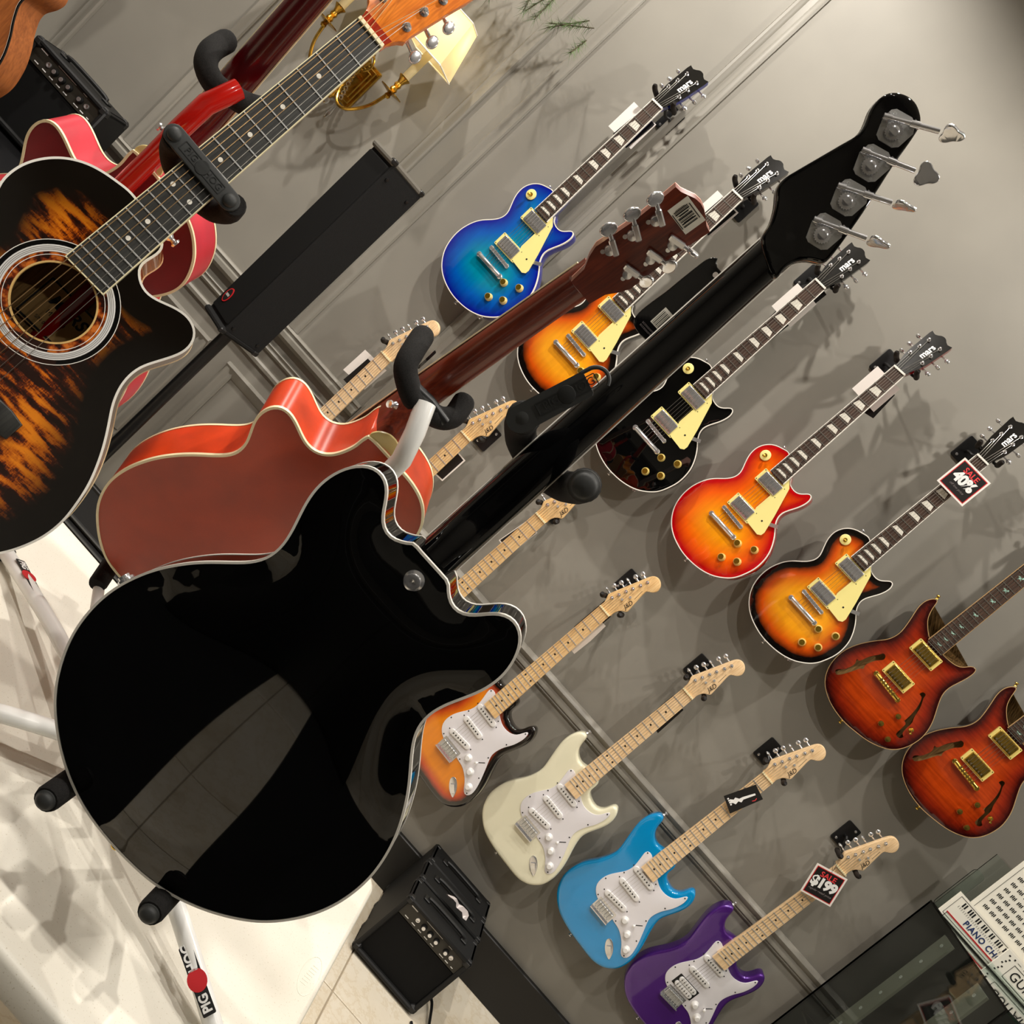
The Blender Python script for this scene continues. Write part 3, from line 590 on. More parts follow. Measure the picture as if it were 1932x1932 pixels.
# ledge rail, left part: cap, band, lower beads   (profile: across = up)
def hrail(prof, x0, x1, z):
    tn[0] += 1
    n = len(prof); V = [(x, -h, z+a) for x in (x0, x1) for a, h in prof]
    F = [(k, (k+1) % n, n+(k+1) % n, n+k) for k in range(n)]+[tuple(range(n))[::-1], tuple(range(n, 2*n))]
    return struct('trim_%d' % tn[0], MB().add(V, F), M_TRIM)
hrail([(0, 0), (0, 0.020), (-0.006, 0.026), (-0.012, 0.020), (-0.016, 0.020), (-0.020, 0.034), (-0.034, 0.034), (-0.042, 0.018), (-0.048, 0.012), (-0.048, 0)], X0+0.0, -0.618, 0.944)
hrail([(0, 0), (0, 0.012), (-0.006, 0.018), (-0.014, 0.012), (-0.022, 0.016), (-0.030, 0.008), (-0.030, 0)], X0, -0.618, 0.866)
hrail([(0, 0), (0, 0.010), (-0.006, 0.014), (-0.016, 0.012), (-0.020, 0.004), (-0.020, 0)], X0, -0.618, 0.800)
# raised frames below the ledge
for xa, xb in ((-1.62, -1.12), (-0.99, -0.66)):
    trim(P_PANEL, (xa, 0, 0.30), (xa, 0, 0.71)); trim(P_PANELR, (xb, 0, 0.30), (xb, 0, 0.71))
    hrail([(0.0, 0), (0.0, 0.012), (-0.008, 0.016), (-0.020, 0.010), (-0.034, 0.006), (-0.04, 0)], xa-0.02, xb+0.02, 0.726)
    hrail([(0.0, 0), (0.0, 0.008), (-0.02, 0.012), (-0.04, 0)], xa-0.02, xb+0.02, 0.30)
# chair rail of the right part
hrail([(0.0, 0), (0.0, 0.008), (-0.006, 0.017), (-0.014, 0.021), (-0.022, 0.018), (-0.030, 0.010), (-0.040, 0.013), (-0.050, 0.013), (-0.055, 0.007), (-0.058, 0.009), (-0.062, 0.006), (-0.062, 0)], -0.551, X1, 0.834)
o = struct('baseboard_back', MB().box(((X0+X1)/2, -0.011, 0.035), (X1-X0, 0.022, 0.17), bev=0.003), M_BASE)
# ---------------------------------------------------------------- guitar parts, local frame: x right, y up the neck, z out of the face
def xf(b, M):
    b.v = [tuple(M @ Vector(p)) for p in b.v]; return b
def board(y0, y1, w0, w1, z0, z1, round_end=False):
    P = [(-w0/2, y0), (w0/2, y0), (w1/2, y1), (-w1/2, y1)]
    return MB().prism(P, z0, z1)
def neck_back(secs, n=12):
    """secs: (y, width, z_top, depth): half-round section hanging below z_top"""
    V = []; F = []
    for (y, wd, zt, dp) in secs:
        for k in range(n+1):
            a = math.pi*k/n; V.append((-wd/2*math.cos(a), y, zt-dp*math.sin(a)**0.8))
    m = n+1
    for i in range(len(secs)-1):
        for k in range(n): F.append((i*m+k, i*m+k+1, (i+1)*m+k+1, (i+1)*m+k))
        F.append((i*m+n, i*m, (i+1)*m, (i+1)*m+n))
    F.append(tuple(range(m))); F.append(tuple((len(secs)-1)*m+k for k in range(m))[::-1])
    return MB().add(V, F)
def frets(scale, n, yend, w0, w1, z, h=0.0011, wd=0.0026, y_nut=None):
    b = MB(); yn = scale if y_nut is None else y_nut
    for k in range(1, n+1):
        y = yn-scale*(1-2**(-k/12)); t = (y-yend)/(yn-yend); ww = w0+(w1-w0)*t
        b.box((0, y, z+h/2), (ww*0.97, wd, h))
    return b
def strings(xs_b, xs_n, yb, yn, zb, zn, ytail=None, ztail=None, post=None, r=0.00055):
    b = MB()
    for i in range(len(xs_b)):
        pts = []
        if ytail is not None: pts.append((xs_b[i], ytail, ztail))
        pts += [(xs_b[i], yb, zb), (xs_n[i], yn, zn)]
        if post: pts.append(post[i])
        b.tube(pts, r*(1.25-0.12*i), 5)
    return b
def head_tilt(y, z, deg):
    return Matrix.Translation((0, y, z)) @ Matrix.Rotation(math.radians(-deg), 4, 'X')
def lathe_at(prof, p, axis=(0, 0, 1), n=16): return MB().lathe(prof, p, axis, n)
def knob_mesh(r=0.0125, h=0.0135): return MB().lathe([(r, 0), (r*0.97, h*0.25), (r*0.80, h*0.8), (r*0.74, h), (r*0.05, h)], n=20, cap1=True).mesh('knob')
def pin_mesh(): return MB().lathe([(0.0065, 0), (0.0055, 0.002), (0.0032, 0.005), (0.0034, 0.008), (0.0065, 0.010), (0.0055, 0.0125), (0.0004, 0.013)], n=14).mesh('strap_pin')

SPECS = {}
SMALL = {'frets', 'strings', 'pole_screws', 'pole_pieces', 'guard_screws', 'ring_screws', 'dot_inlays', 'pickup_screws', 'string_trees', 'panel_print'}
def add(S, name, mesh, key, loc=None, rot=None, parent=None, label=None, smooth=35):
    if isinstance(mesh, MB): mesh = mesh.mesh(name, smooth)
    S.append(dict(name=name, mesh=mesh, key=key, loc=loc, rot=rot, parent=parent, label=label)); return len(S)-1
def instantiate(S, root, mats):
    made = []
    for p in S:
        par = root if p['parent'] is None else made[p['parent']]
        made.append(obj(p['name'], p['mesh'], mats[p['key']], par, p['loc'], p['rot'], label=p['label']))
        if p['name'] in SMALL: made[-1]['kind'] = 'stuff'
    return made
PIN = pin_mesh(); KNOB = knob_mesh(); KTOP = MB().lathe([(0.0085, 0.0), (0.0085, 0.0006), (0.0003, 0.0007)], n=18).mesh('knob_insert')

def humbucker(S, y, cov_key='cover', ring_key='plastic', w=0.089, h=0.045, zb=0.004, screws=True):
    o = rrect(w, h, 0.003); i = rrect(0.071, 0.0385, 0.003)
    n = len(o); b = MB(); z0, z1 = -0.003, 0.0075
    V = [(x, yy, z0) for x, yy in o]+[(x, yy, z1) for x, yy in o]+[(x, yy, z1) for x, yy in i]+[(x, yy, z0) for x, yy in i]
    F = [(r*n+k, r*n+(k+1) % n, ((r+1) % 4)*n+(k+1) % n, ((r+1) % 4)*n+k) for r in range(4) for k in range(n)]
    b.add(V, F)
    ri = add(S, 'pickup_ring', b, ring_key, loc=(0, y, zb))
    add(S, 'pickup_cover', plate(rrect(0.0695, 0.0375, 0.003), -0.002, 0.0115, rt=0.0022, grid=0.05), cov_key, parent=ri)
    p = MB()
    for k in range(6): p.lathe([(0.0024, 0), (0.0022, 0.0007), (0.0003, 0.0009)], (-0.0255+0.0102*k, -0.010, 0.0113), n=10)
    add(S, 'pole_screws', p, 'steel', parent=ri)
    if screws:
        p = MB()
        for sx in (-1, 1):
            for sy in (-1, 1): p.lathe([(0.0018, 0), (0.0012, 0.0008)], (sx*0.0405, sy*0.0185, 0.0075), n=8)
        add(S, 'ring_screws', p, 'dark', parent=ri)
    return ri

# ---- single-cutaway solid body with carved top
def build_single_cut():
    S = []; D = MM(DATA['lp']); P = smooth_closed(ccw(catmull(D, 190)), 3)
    me = plate(P, -0.045, 0, rt=0.0012, rb=0.004, dome_t=0.006, grid=0.011, power=0.9).mesh('body', 50, weld=True); edge_attr(me, P)
    add(S, 'body', me, 'body')
    add(S, 'binding', ring_strip(P, 0.0022, -0.0062, 0.0008, 0.0005), 'binding')
    G = MM(DATA['lp_guard']); G = [(25, 200), (33, 190), (49, 176), (81, 92), (99, 37), (98, 25), (88, 18), (77, 19), (36, 22), (30, 60), (26, 70), (27, 168)]
    gi = add(S, 'pickguard', MB().prism(MM(G), 0.0095, 0.0118), 'guard')
    add(S, 'pickguard_screw', MB().lathe([(0.003, 0), (0.002, 0.001)], (0.068, 0.055, 0.0118), n=10), 'dark', parent=gi)
    add(S, 'pickguard_bracket', MB().box((0.100, 0.070, 0.0075), (0.028, 0.011, 0.0012), rot=Matrix.Rotation(0.5, 3, 'Z')), 'chrome', parent=gi)
    humbucker(S, 0.147); humbucker(S, 0.040)
    b = MB().box((0, 0, 0.012), (0.088, 0.011, 0.007), bev=0.002)
    for sx in (-1, 1): b.lathe([(0.0075, 0.002), (0.0075, 0.010), (0.006, 0.012)], (sx*0.038, 0, 0), n=14)
    for k in range(6): b.box((-0.0255+0.0102*k, 0.0, 0.0165), (0.007, 0.0085, 0.004))
    add(S, 'bridge', b, 'chrome', rot=(0, 0, math.radians(-3)))
    b = MB().tube([(-0.052, 0, 0.012), (-0.046, 0, 0.013), (0.046, 0, 0.013), (0.052, 0, 0.012)], [0.005, 0.0075, 0.0075, 0.005], 14)
    for sx in (-1, 1): b.lathe([(0.0085, 0.002), (0.0085, 0.016), (0.006, 0.019), (0.0004, 0.0195)], (sx*0.049, 0, 0), n=16)
    add(S, 'tailpiece', b, 'chrome', loc=(0, -0.038, 0))
    for (x, y) in ((70, -41), (117, -18), (69, -103), (110, -78)):
        k = add(S, 'knob', KNOB, 'knob', loc=(x/1000, y/1000, 0.0035)); add(S, 'knob_insert', KTOP, 'knobtop', loc=(0, 0, 0.0135), parent=k)
    t = add(S, 'switch_plate', MB().lathe([(0.0165, 0), (0.0165, 0.0015), (0.0155, 0.002), (0.0004, 0.002)], n=28), 'plastic', loc=(-0.077, 0.195, 0.0035))
    add(S, 'toggle_switch', MB().lathe([(0.006, 0), (0.006, 0.003), (0.002, 0.004), (0.0016, 0.010), (0.0045, 0.013), (0.0045, 0.020), (0.002, 0.022)], (0, 0, 0.002), (0.15, -0.3, 1), 14), 'knobtop', parent=t)
    sc = 0.628; w0, w1 = 0.057, 0.043
    add(S, 'neck', neck_back([(0.175, 0.055, 0.0115, 0.046), (0.235, 0.0545, 0.0115, 0.046), (0.262, 0.053, 0.0115, 0.028), (0.30, 0.052, 0.0115, 0.023), (0.60, 0.0435, 0.0115, 0.019), (0.632, 0.043, 0.0115, 0.018), (0.65, 0.042, 0.008, 0.014)]), 'neck')
    fb = add(S, 'fingerboard', board(0.172, sc, w0, w1, 0.0113, 0.0172), 'board')
    eb = MB()
    for sx in (-1, 1):
        eb.add([(sx*w0/2, 0.172, 0.0113), (sx*(w0/2+0.0008), 0.172, 0.0113), (sx*(w1/2+0.0008), sc, 0.0113), (sx*w1/2, sc, 0.0113),
                (sx*(w0/2-0.0015), 0.172, 0.0175), (sx*(w0/2+0.0008), 0.172, 0.0175), (sx*(w1/2+0.0008), sc, 0.0175), (sx*(w1/2-0.0015), sc, 0.0175)],
               [(0, 1, 2, 3), (4, 7, 6, 5), (1, 5, 6, 2), (0, 3, 7, 4), (0, 4, 5, 1), (2, 6, 7, 3)])
    add(S, 'fingerboard_binding', eb, 'binding', parent=fb)
    for k in (3, 5, 7, 9, 12, 15, 17, 19, 21):
        y1, y0 = sc*2**(-(k-1)/12), sc*2**(-k/12); g = (y1-y0)*0.17; tt = (y0-0.172)/(sc-0.172); ww = (w0+(w1-w0)*tt)*0.36
        add(S, 'inlay', MB().prism([(-ww*0.72, y1-g), (-ww, y0+g), (ww, y0+g*1.3), (ww*0.72, y1-g)], 0.0170, 0.0176), 'inlay', parent=fb)
    add(S, 'frets', frets(sc, 22, 0.172, w0, w1, 0.0172), 'steel', parent=fb)
    add(S, 'nut', MB().box((0, sc+0.0025, 0.0155), (0.043, 0.0055, 0.0105)), 'binding')
    H = MM(DATA['lp_head']); H = [(-20, -2), (-20.5, 6), (-25, 25), (-31, 45), (-35, 70), (-37, 110), (-39, 150), (-38, 162), (-32, 160), (-24, 158), (-16, 162), (-9, 168), (-3, 170), (3, 170), (9, 168), (16, 162), (24, 158), (32, 160), (38, 162), (39, 150), (37, 110), (35, 70), (31, 45), (25, 25), (20.5, 6), (20, -2)]
    H = ccw(np.array(H)*0.001); M = head_tilt(sc+0.003, 0.012, 16)
    hi = add(S, 'headstock', xf(MB().prism(H, -0.013, 0.0), M), 'neck')
    add(S, 'headstock_veneer', xf(MB().prism(inset(H, 0.0002), 0.0, 0.0016), M), 'veneer', parent=hi)
    lg = text_mesh('mars', 0.027, 0.0003, 1.0, 0, 0.0006); M2 = M @ Matrix.Translation((0.004, 0.10, 0.0019)) @ Matrix.Rotation(math.pi/2, 4, 'Z')
    lg.transform(M2); add(S, 'logo', lg, 'print', parent=hi)
    posts = [(-21, 131), (-22, 96), (-23.5, 62), (21, 131), (22, 96), (23.5, 62)]; post3 = []
    for i, (x, y) in enumerate(posts):
        s = -1 if x < 0 else 1; b = MB(); p = (x/1000, y/1000, 0.0016)
        b.lathe([(0.0055, 0), (0.0055, 0.0015), (0.0035, 0.002), (0.003, 0.005), (0.0036, 0.0095), (0.002, 0.011)], p, n=14)
        hw = 0.0385 if y > 100 else (0.0365 if y > 80 else 0.0335)
        b.box((x/1000, y/1000, -0.018), (0.015, 0.015, 0.010), bev=0.002)
        b.cyl((x/1000, y/1000, -0.018), (s*(hw+0.012), y/1000, -0.018), 0.0028, n=10)
        b.sphere((s*(hw+0.018), y/1000, -0.018), 0.0085, 12, 8, (1.0, 0.95 if i % 2 else 0.6, 0.55 if i % 2 else 0.95))
        add(S, 'tuner', xf(b, M), 'chrome', parent=hi); post3.append(M @ Vector((p[0], p[1], 0.006)))
    order = [2, 1, 0, 3, 4, 5]
    xb = [-0.0255+0.0102*k for k in range(6)]; xn = [-0.0175+0.007*k for k in range(6)]
    add(S, 'strings', strings(xb, xn, 0, sc+0.002, 0.0195, 0.0205, -0.036, 0.0155, [post3[k] for k in order]), 'steel')
    add(S, 'strap_pin', PIN, 'chrome', loc=(-0.004, -0.181, -0.022), rot=(math.radians(90), 0, 0))
    add(S, 'strap_pin', PIN, 'chrome', loc=(-0.064, 0.243, -0.022), rot=(math.radians(-90), 0, 0))
    jp = plate(rrect(0.034, 0.034, 0.006), 0, 0.0018, grid=0.05); jp.lathe([(0.006, 0.0018), (0.006, 0.006), (0.004, 0.006)], n=12)
    add(S, 'jack_plate', jp, 'chrome', loc=(0.083, -0.1645, -0.022), rot=(math.radians(90), math.radians(0), math.radians(27)))
    return S
S_LP = build_single_cut()

# ---- double-cutaway bolt-on
def single_coil():
    b = plate(rrect(0.0835, 0.0185, 0.009, k=6), -0.002, 0.0062, rt=0.0015, grid=0.05); return b.mesh('pickup')
def build_double_cut(hss=False):
    S = []; D = MM(DATA['st']); P = smooth_closed(ccw(catmull(D, 200)), 4)
    me = plate(P, -0.043, 0, rt=0.009, rb=0.009, grid=0.012, steps=4).mesh('body', 60, weld=True); edge_attr(me, P)
    add(S, 'body', me, 'body')
    G = smooth_closed(ccw(catmull(MM(DATA['st_guard']), 110)), 1)
    gi = add(S, 'pickguard', plate(G, 0.0002, 0.0024, rt=0.0005, grid=0.05), 'guard')
    b = MB()
    for x, y in DATA['st_screws']: b.lathe([(0.0024, 0), (0.0018, 0.001), (0.0002, 0.0012)], (x/1000, y/1000, 0.0024), n=8)
    add(S, 'guard_screws', b, 'dark', parent=gi)
    SCO = single_coil() ; pol = MB()
    for k in range(6): pol.lathe([(0.0025, 0), (0.0024, 0.0009), (0.0002, 0.001)], (-0.026+0.0104*k, 0, 0.0062), n=9)
    pol = pol.mesh('pole_pieces'); scr = MB()
    for sx in (-1, 1): scr.lathe([(0.0022, 0), (0.0017, 0.001)], (sx*0.047, 0, 0), n=8)
    scr = scr.mesh('pickup_screws')
    for q, (y, a) in enumerate(((0.152, 0), (0.093, 0), (0.036, 8))):
        if q == 2 and hss: continue
        p = add(S, 'pickup', SCO, 'white', loc=(0.002, y, 0.0024), rot=(0, 0, math.radians(a)))
        add(S, 'pole_pieces', pol, 'dark', parent=p); add(S, 'pickup_screws', scr, 'dark', parent=p)
    if hss:
        p = add(S, 'pickup_frame', plate(rrect(0.084, 0.041, 0.002), 0.0024, 0.0032, grid=0.05), 'dark', loc=(0.002, 0.036, 0))
        hb = MB()
        for dy in (-0.0095, 0.0095):
            q = plate(rrect(0.070, 0.0175, 0.008, (0, dy), 6), 0.0028, 0.0085, rt=0.001, grid=0.05); hb.add(q.v, q.f)
        h = add(S, 'humbucker', hb, 'white', parent=p); pp = MB()
        for dy in (-0.0095, 0.0095):
            for k in range(6): pp.lathe([(0.002, 0), (0.0018, 0.0008)], (-0.0255+0.0102*k, dy, 0.0085), n=8)
        add(S, 'pole_pieces', pp, 'dark', parent=p)
    br = plate(rrect(0.072, 0.044, 0.002, (0, -0.008)), 0.0008, 0.003, grid=0.05)
    br.box((0, -0.029, 0.008), (0.072, 0.003, 0.012))
    bi = add(S, 'bridge', br, 'chrome', loc=(0.002, -0.006, 0), rot=(0, 0, math.radians(2)))
    sd = MB().box((0, 0, 0), (0.0098, 0.022, 0.004), bev=0.001)
    for sx in (-1, 1): sd.cyl((sx*0.0032, 0.010, -0.003), (sx*0.0032, 0.010, 0.006), 0.0012, n=6)
    sd.cyl((0, -0.011, 0), (0, -0.017, 0), 0.0012, n=6); sd = sd.mesh('saddle')
    for k in range(6): add(S, 'saddle', sd, 'nickel', loc=(-0.026+0.0104*k, -0.006, 0.008), parent=bi)
    kb = MB().lathe([(0.0125, 0), (0.0125, 0.0015), (0.0095, 0.004), (0.0082, 0.012), (0.007, 0.0135), (0.0003, 0.0137)], n=20).mesh('knob')
    for (x, y) in ((64, 21), (100, -2), (132, -35)): add(S, 'knob', kb, 'white', loc=(x/1000, y/1000, 0.0024))
    sw = MB().box((0, 0, 0.0003), (0.0025, 0.028, 0.0006)); s_i = add(S, 'switch_slot', sw, 'dark', loc=(0.100, 0.043, 0.0022), rot=(0, 0, math.radians(-40)), parent=gi)
    add(S, 'switch_tip', MB().lathe([(0.0018, 0), (0.0018, 0.006), (0.0042, 0.008), (0.0038, 0.015), (0.0003, 0.016)], (0, -0.009, 0), (0, -0.3, 1), 10), 'white', parent=s_i)
    J = catmull(np.array([(0, 32), (9, 26), (13, 10), (12, -8), (7, -22), (0, -32), (-7, -22), (-12, -8), (-13, 10), (-9, 26)])*0.001, 40)
    jp = plate(J, -0.0005, 0.0016, rt=0.0008, grid=0.05)
    jp.add([(0.008, 0.012, 0.0005), (-0.008, 0.012, 0.0005), (-0.007, -0.02, 0.0017), (0.007, -0.02, 0.0017), (0.007, -0.006, 0.0075), (-0.007, -0.006, 0.0075), (0.006, 0.010, 0.0075), (-0.006, 0.010, 0.0075)],
           [(0, 1, 7, 6), (6, 7, 5, 4), (4, 5, 2, 3), (0, 6, 4, 3), (1, 2, 5, 7)])
    add(S, 'jack_plate', jp, 'chrome', loc=(0.101, -0.078, 0.0002), rot=(0, 0, math.radians(48)))
    sc = 0.648; w0, w1 = 0.0565, 0.0425
    add(S, 'neck', neck_back([(0.19, 0.056, 0.010, 0.030), (0.25, 0.0555, 0.010, 0.030), (0.275, 0.0545, 0.010, 0.022), (0.63, 0.0425, 0.010, 0.018), (0.655, 0.0425, 0.010, 0.016)]), 'neck')
    b = board(0.170, sc, w0, w1, 0.0098, 0.0155); fb = add(S, 'fingerboard', b, 'board')
    d = MB()
    for k in (3, 5, 7, 9, 12, 15, 17, 19, 21):
        y = sc*(2**(-(k-1)/12)+2**(-k/12))/2
        for x in ((0,) if k != 12 else (-0.0125, 0.0125)): d.lathe([(0.0032, 0), (0.0030, 0.0005)], (x, y, 0.0153), n=12)
    add(S, 'dot_inlays', d, 'dark', parent=fb)
    add(S, 'frets', frets(sc, 21, 0.170, w0, w1, 0.0155), 'fret', parent=fb)
    add(S, 'nut', MB().box((0, sc+0.001, 0.0135), (0.043, 0.004, 0.0115)), 'nut')
    H = smooth_closed(ccw(catmull(np.array([(-21, -2), (-21.5, 10), (-24, 22), (-29, 32), (-32, 41), (-27, 56), (-10, 107), (6, 155), (11, 169), (18, 180), (30, 185.5), (43, 183), (54, 174), (59, 160), (56, 149), (48, 140), (38, 133), (37, 122), (40, 95), (45, 56), (46, 48), (41, 42), (32, 36), (25, 25), (21.5, 10), (21, -2)])*0.001, 130)), 2)
    M = Matrix.Translation((0, sc+0.002, 0.0085))
    hi = add(S, 'headstock', xf(plate(H, -0.0145, 0, rt=0.002, rb=0.002, grid=0.05), M), 'head')
    post3 = []
    for i, (x, y) in enumerate(DATA['st_posts']):
        b = MB(); p = (x/1000, y/1000, 0.0)
        b.lathe([(0.0052, 0), (0.0052, 0.001), (0.0032, 0.0016), (0.003, 0.007), (0.002, 0.008)], p, n=14)
        xe = -0.0325+(y/1000-0.041)*0.335
        b.box((x/1000-0.004, y/1000, -0.020), (0.016, 0.013, 0.010), bev=0.002)
        b.cyl((x/1000-0.006, y/1000, -0.019), (xe-0.012, y/1000+0.003, -0.019), 0.0026, n=8)
        b.sphere((xe-0.017, y/1000+0.004, -0.019), 0.0085, 12, 8, (0.95, 0.95 if i % 3 else 0.5, 0.5 if i % 3 else 0.95))
        add(S, 'tuner', xf(b, M), 'chrome', parent=hi); post3.append(M @ Vector((p[0], p[1], 0.004)))
    tr = MB()
    for (x, y) in ((9, 62), (20, 85)): tr.lathe([(0.003, 0), (0.003, 0.004), (0.004, 0.005), (0.004, 0.007), (0.0003, 0.0075)], (x/1000, y/1000, 0), n=10)
    add(S, 'string_trees', xf(tr, M), 'nickel', parent=hi)
    lg = text_mesh('J&D', 0.019, 0.0002, 0.95, 0.25, 0.0); ln = MB().box((0.002, 0.0, 0), (0.034, 0.0008, 0.0004), rot=Matrix.Rotation(0.05, 3, 'Z')).mesh('l')
    Ml = M @ Matrix.Translation((0.033, 0.064, 0.0003)) @ Matrix.Rotation(math.radians(82), 4, 'Z'); lg.transform(Ml)
    ln.transform(M @ Matrix.Translation((0.031, 0.105, 0.0003)) @ Matrix.Rotation(math.radians(92), 4, 'Z'))
    add(S, 'logo', lg, 'print', parent=hi); add(S, 'logo_line', ln, 'print', parent=hi)
    xb = [-0.026+0.0104*k for k in range(6)]; xn = [-0.0172+0.0069*k for k in range(6)]
    add(S, 'strings', strings(xb, xn, -0.008, sc+0.001, 0.0115, 0.0197, None, None, post3, 0.00045), 'steel')
    add(S, 'strap_pin', PIN, 'chrome', loc=(0.0, -0.149, -0.02), rot=(math.radians(90), 0, 0))
    add(S, 'strap_pin', PIN, 'chrome', loc=(-0.101, 0.321, -0.02), rot=(math.radians(-90), 0, math.radians(-5)))
    return S
S_ST = build_double_cut(); S_HSS = build_double_cut(True)

# ---- semi-hollow with two horns and f-holes
def build_semi():
    S = []; P = smooth_closed(ccw(catmull(MM(DATA['prs']), 190)), 3)
    F1 = ccw(catmull(MM(DATA['prs_f1']), 60)); F2 = ccw(catmull(MM(DATA['prs_f2']), 60))
    me = plate(P, -0.042, 0, rt=0.002, rb=0.003, dome_t=0.009, grid=0.011, holes=(F1, F2), power=0.8).mesh('body', 50, weld=True); edge_attr(me, P)
    bi = add(S, 'body', me, 'body')
    add(S, 'sound_chamber', MB().prism(inset(P, 0.012)[::3], -0.030, -0.026), 'inside', parent=bi)
    add(S, 'binding', ring_strip(P, 0.0012, -0.0040, 0.0004, 0.0005), 'binding')
    humbucker(S, 0.147, 'cover', 'plastic', zb=0.008); humbucker(S, 0.044, 'cover', 'plastic', zb=0.008)
    b = MB().tube([(-0.050, 0, 0.018), (-0.044, 0, 0.019), (0.044, 0, 0.019), (0.050, 0, 0.018)], [0.006, 0.008, 0.008, 0.006], 12)
    for sx in (-1, 1): b.lathe([(0.0085, 0.006), (0.0085, 0.022), (0.006, 0.025), (0.003, 0.025)], (sx*0.047, 0, 0), n=16)
    for k in range(6): b.box((-0.0255+0.0102*k, 0, 0.0255), (0.006, 0.010, 0.003))
    add(S, 'bridge', b, 'gold', loc=(0, 0.0, 0), rot=(0, 0, math.radians(-4)))
    kb = MB().lathe([(0.009, 0), (0.009, 0.012), (0.008, 0.0145), (0.0005, 0.015)], n=18).mesh('knob')
    for (x, y) in ((85, -34), (70, -85), (116, -101)): add(S, 'knob', kb, 'gold', loc=(x/1000, y/1000, 0.005))
    add(S, 'toggle_switch', MB().lathe([(0.0075, 0), (0.0075, 0.003), (0.002, 0.004), (0.0018, 0.010), (0.004, 0.013), (0.004, 0.020), (0.001, 0.021)], (0.138, -0.031, 0.004), (0.3, -0.6, 1), 12), 'gold')
    sc = 0.635; w0, w1 = 0.0565, 0.043
    add(S, 'neck', neck_back([(0.185, 0.055, 0.0125, 0.045), (0.225, 0.0545, 0.0125, 0.045), (0.26, 0.053, 0.0125, 0.026), (0.60, 0.0435, 0.0125, 0.019), (0.64, 0.043, 0.0125, 0.018)]), 'neck')
    fb = add(S, 'fingerboard', board(0.182, sc, w0, w1, 0.0123, 0.0185), 'board')
    eb = MB()
    for sx in (-1, 1): eb.tube([(sx*(w0/2), 0.182, 0.0155), (sx*(w1/2), sc, 0.0155)], 0.0026, 4)
    add(S, 'fingerboard_binding', eb, 'binding', parent=fb)
    for q, k in enumerate((3, 5, 7, 9, 12, 15, 17, 19, 21)):
        y1, y0 = sc*2**(-(k-1)/12), sc*2**(-k/12); yc = (y0+y1)/2; hh = (y1-y0)*0.36
        bird = [(-0.009, 0.2), (-0.004, 0.55), (0.0, 0.3), (0.006, 0.9), (0.009, 0.4), (0.004, 0.0), (0.007, -0.6), (0.001, -0.25), (-0.005, -0.8), (-0.004, -0.1)]
        add(S, 'inlay', MB().prism([(x, yc+yy*hh) for x, yy in bird][::-1], 0.0183, 0.0190), 'inlay', parent=fb)
    add(S, 'frets', frets(sc, 22, 0.182, w0, w1, 0.0185), 'steel', parent=fb)
    add(S, 'nut', MB().box((0, sc+0.002, 0.0165), (0.043, 0.005, 0.010)), 'binding')
    H = ccw(catmull(np.array([(-21, -2), (-22, 10), (-30, 30), (-36, 60), (-38, 100), (-36, 130), (-24, 150), (-5, 160), (14, 172), (26, 165), (32, 140), (36, 100), (36, 60), (30, 30), (22, 10), (21, -2)])*0.001, 80)); M = head_tilt(sc+0.003, 0.012, 11)
    hi = add(S, 'headstock', xf(plate(H, -0.013, 0.001, rt=0.001, grid=0.05), M), 'body2')
    for i, (x, y) in enumerate(((-22, 122), (-23, 86), (-22, 50), (22, 122), (23, 86), (22, 50))):
        s = -1 if x < 0 else 1; b = MB(); b.lathe([(0.0055, 0), (0.003, 0.002), (0.003, 0.008), (0.002, 0.009)], (x/1000, y/1000, 0.001), n=12)
        b.cyl((x/1000, y/1000, -0.018), (s*0.048, y/1000, -0.018), 0.0028, n=8); b.sphere((s*0.054, y/1000, -0.018), 0.0085, 12, 8, (1, 0.9, 0.6))
        add(S, 'tuner', xf(b, M), 'gold', parent=hi)
    xb = [-0.0255+0.0102*k for k in range(6)]; xn = [-0.0175+0.007*k for k in range(6)]
    add(S, 'strings', strings(xb, xn, 0, sc+0.002, 0.0275, 0.0215), 'steel')
    add(S, 'strap_pin', PIN, 'gold', loc=(0.0, -0.164, -0.02), rot=(math.radians(90), 0, 0))
    add(S, 'strap_pin', PIN, 'gold', loc=(-0.098, 0.283, -0.02), rot=(math.radians(-90), 0, math.radians(20)))
    return S
S_PRS = build_semi()

BASE_M = dict(chrome=M_CHROME, nickel=M_NICKEL, steel=M_STEEL, dark=M_BLKPL, gold=M_GOLD, cover=M_CHROME, plastic=M_CREAM, guard=M_CREAM, knob=M_KNOB, knobtop=M_KNOBTOP,
              inlay=M_PEARL, board=M_ROSE, binding=M_WHITEB, print=M_WHITE, veneer=M_HEADB, white=M_WPLAST, fret=M_NICKEL, nut=M_IVORY, inside=M_SPRUCE_IN)
M_SIDE = {'blue': mat('blue_gloss_neck', (8, 26, 120), 0.1, coat=0.8), 'tob': mat('dark_brown_neck', (26, 10, 8), 0.12, coat=0.8), 'black': M_BLACKW,
          'cherry': mat('cherry_neck', (120, 8, 14), 0.12, coat=0.8), 'prs': mat('dark_cherry_neck', (62, 12, 10), 0.12, coat=0.8)}
def wall_guitar(key, S, label, mats, name='electric_guitar', group=None):
    v = FRAMES[key]; root = thing(name, label, 'guitar', frame_matrix(v[0:3], v[3:6], v[6:9], v[9:12], v[12]), group=group)
    mm = dict(BASE_M); mm.update(mats); instantiate(S, root, mm); return root
UP, DN = 'guitars on the upper wall row', 'guitars on the lower wall row'
wall_guitar('blue', S_LP, 'blue burst single-cutaway electric guitar, leftmost of the upper wall row', dict(body=M_BURST_BLUE, neck=M_SIDE['blue']), group=UP)
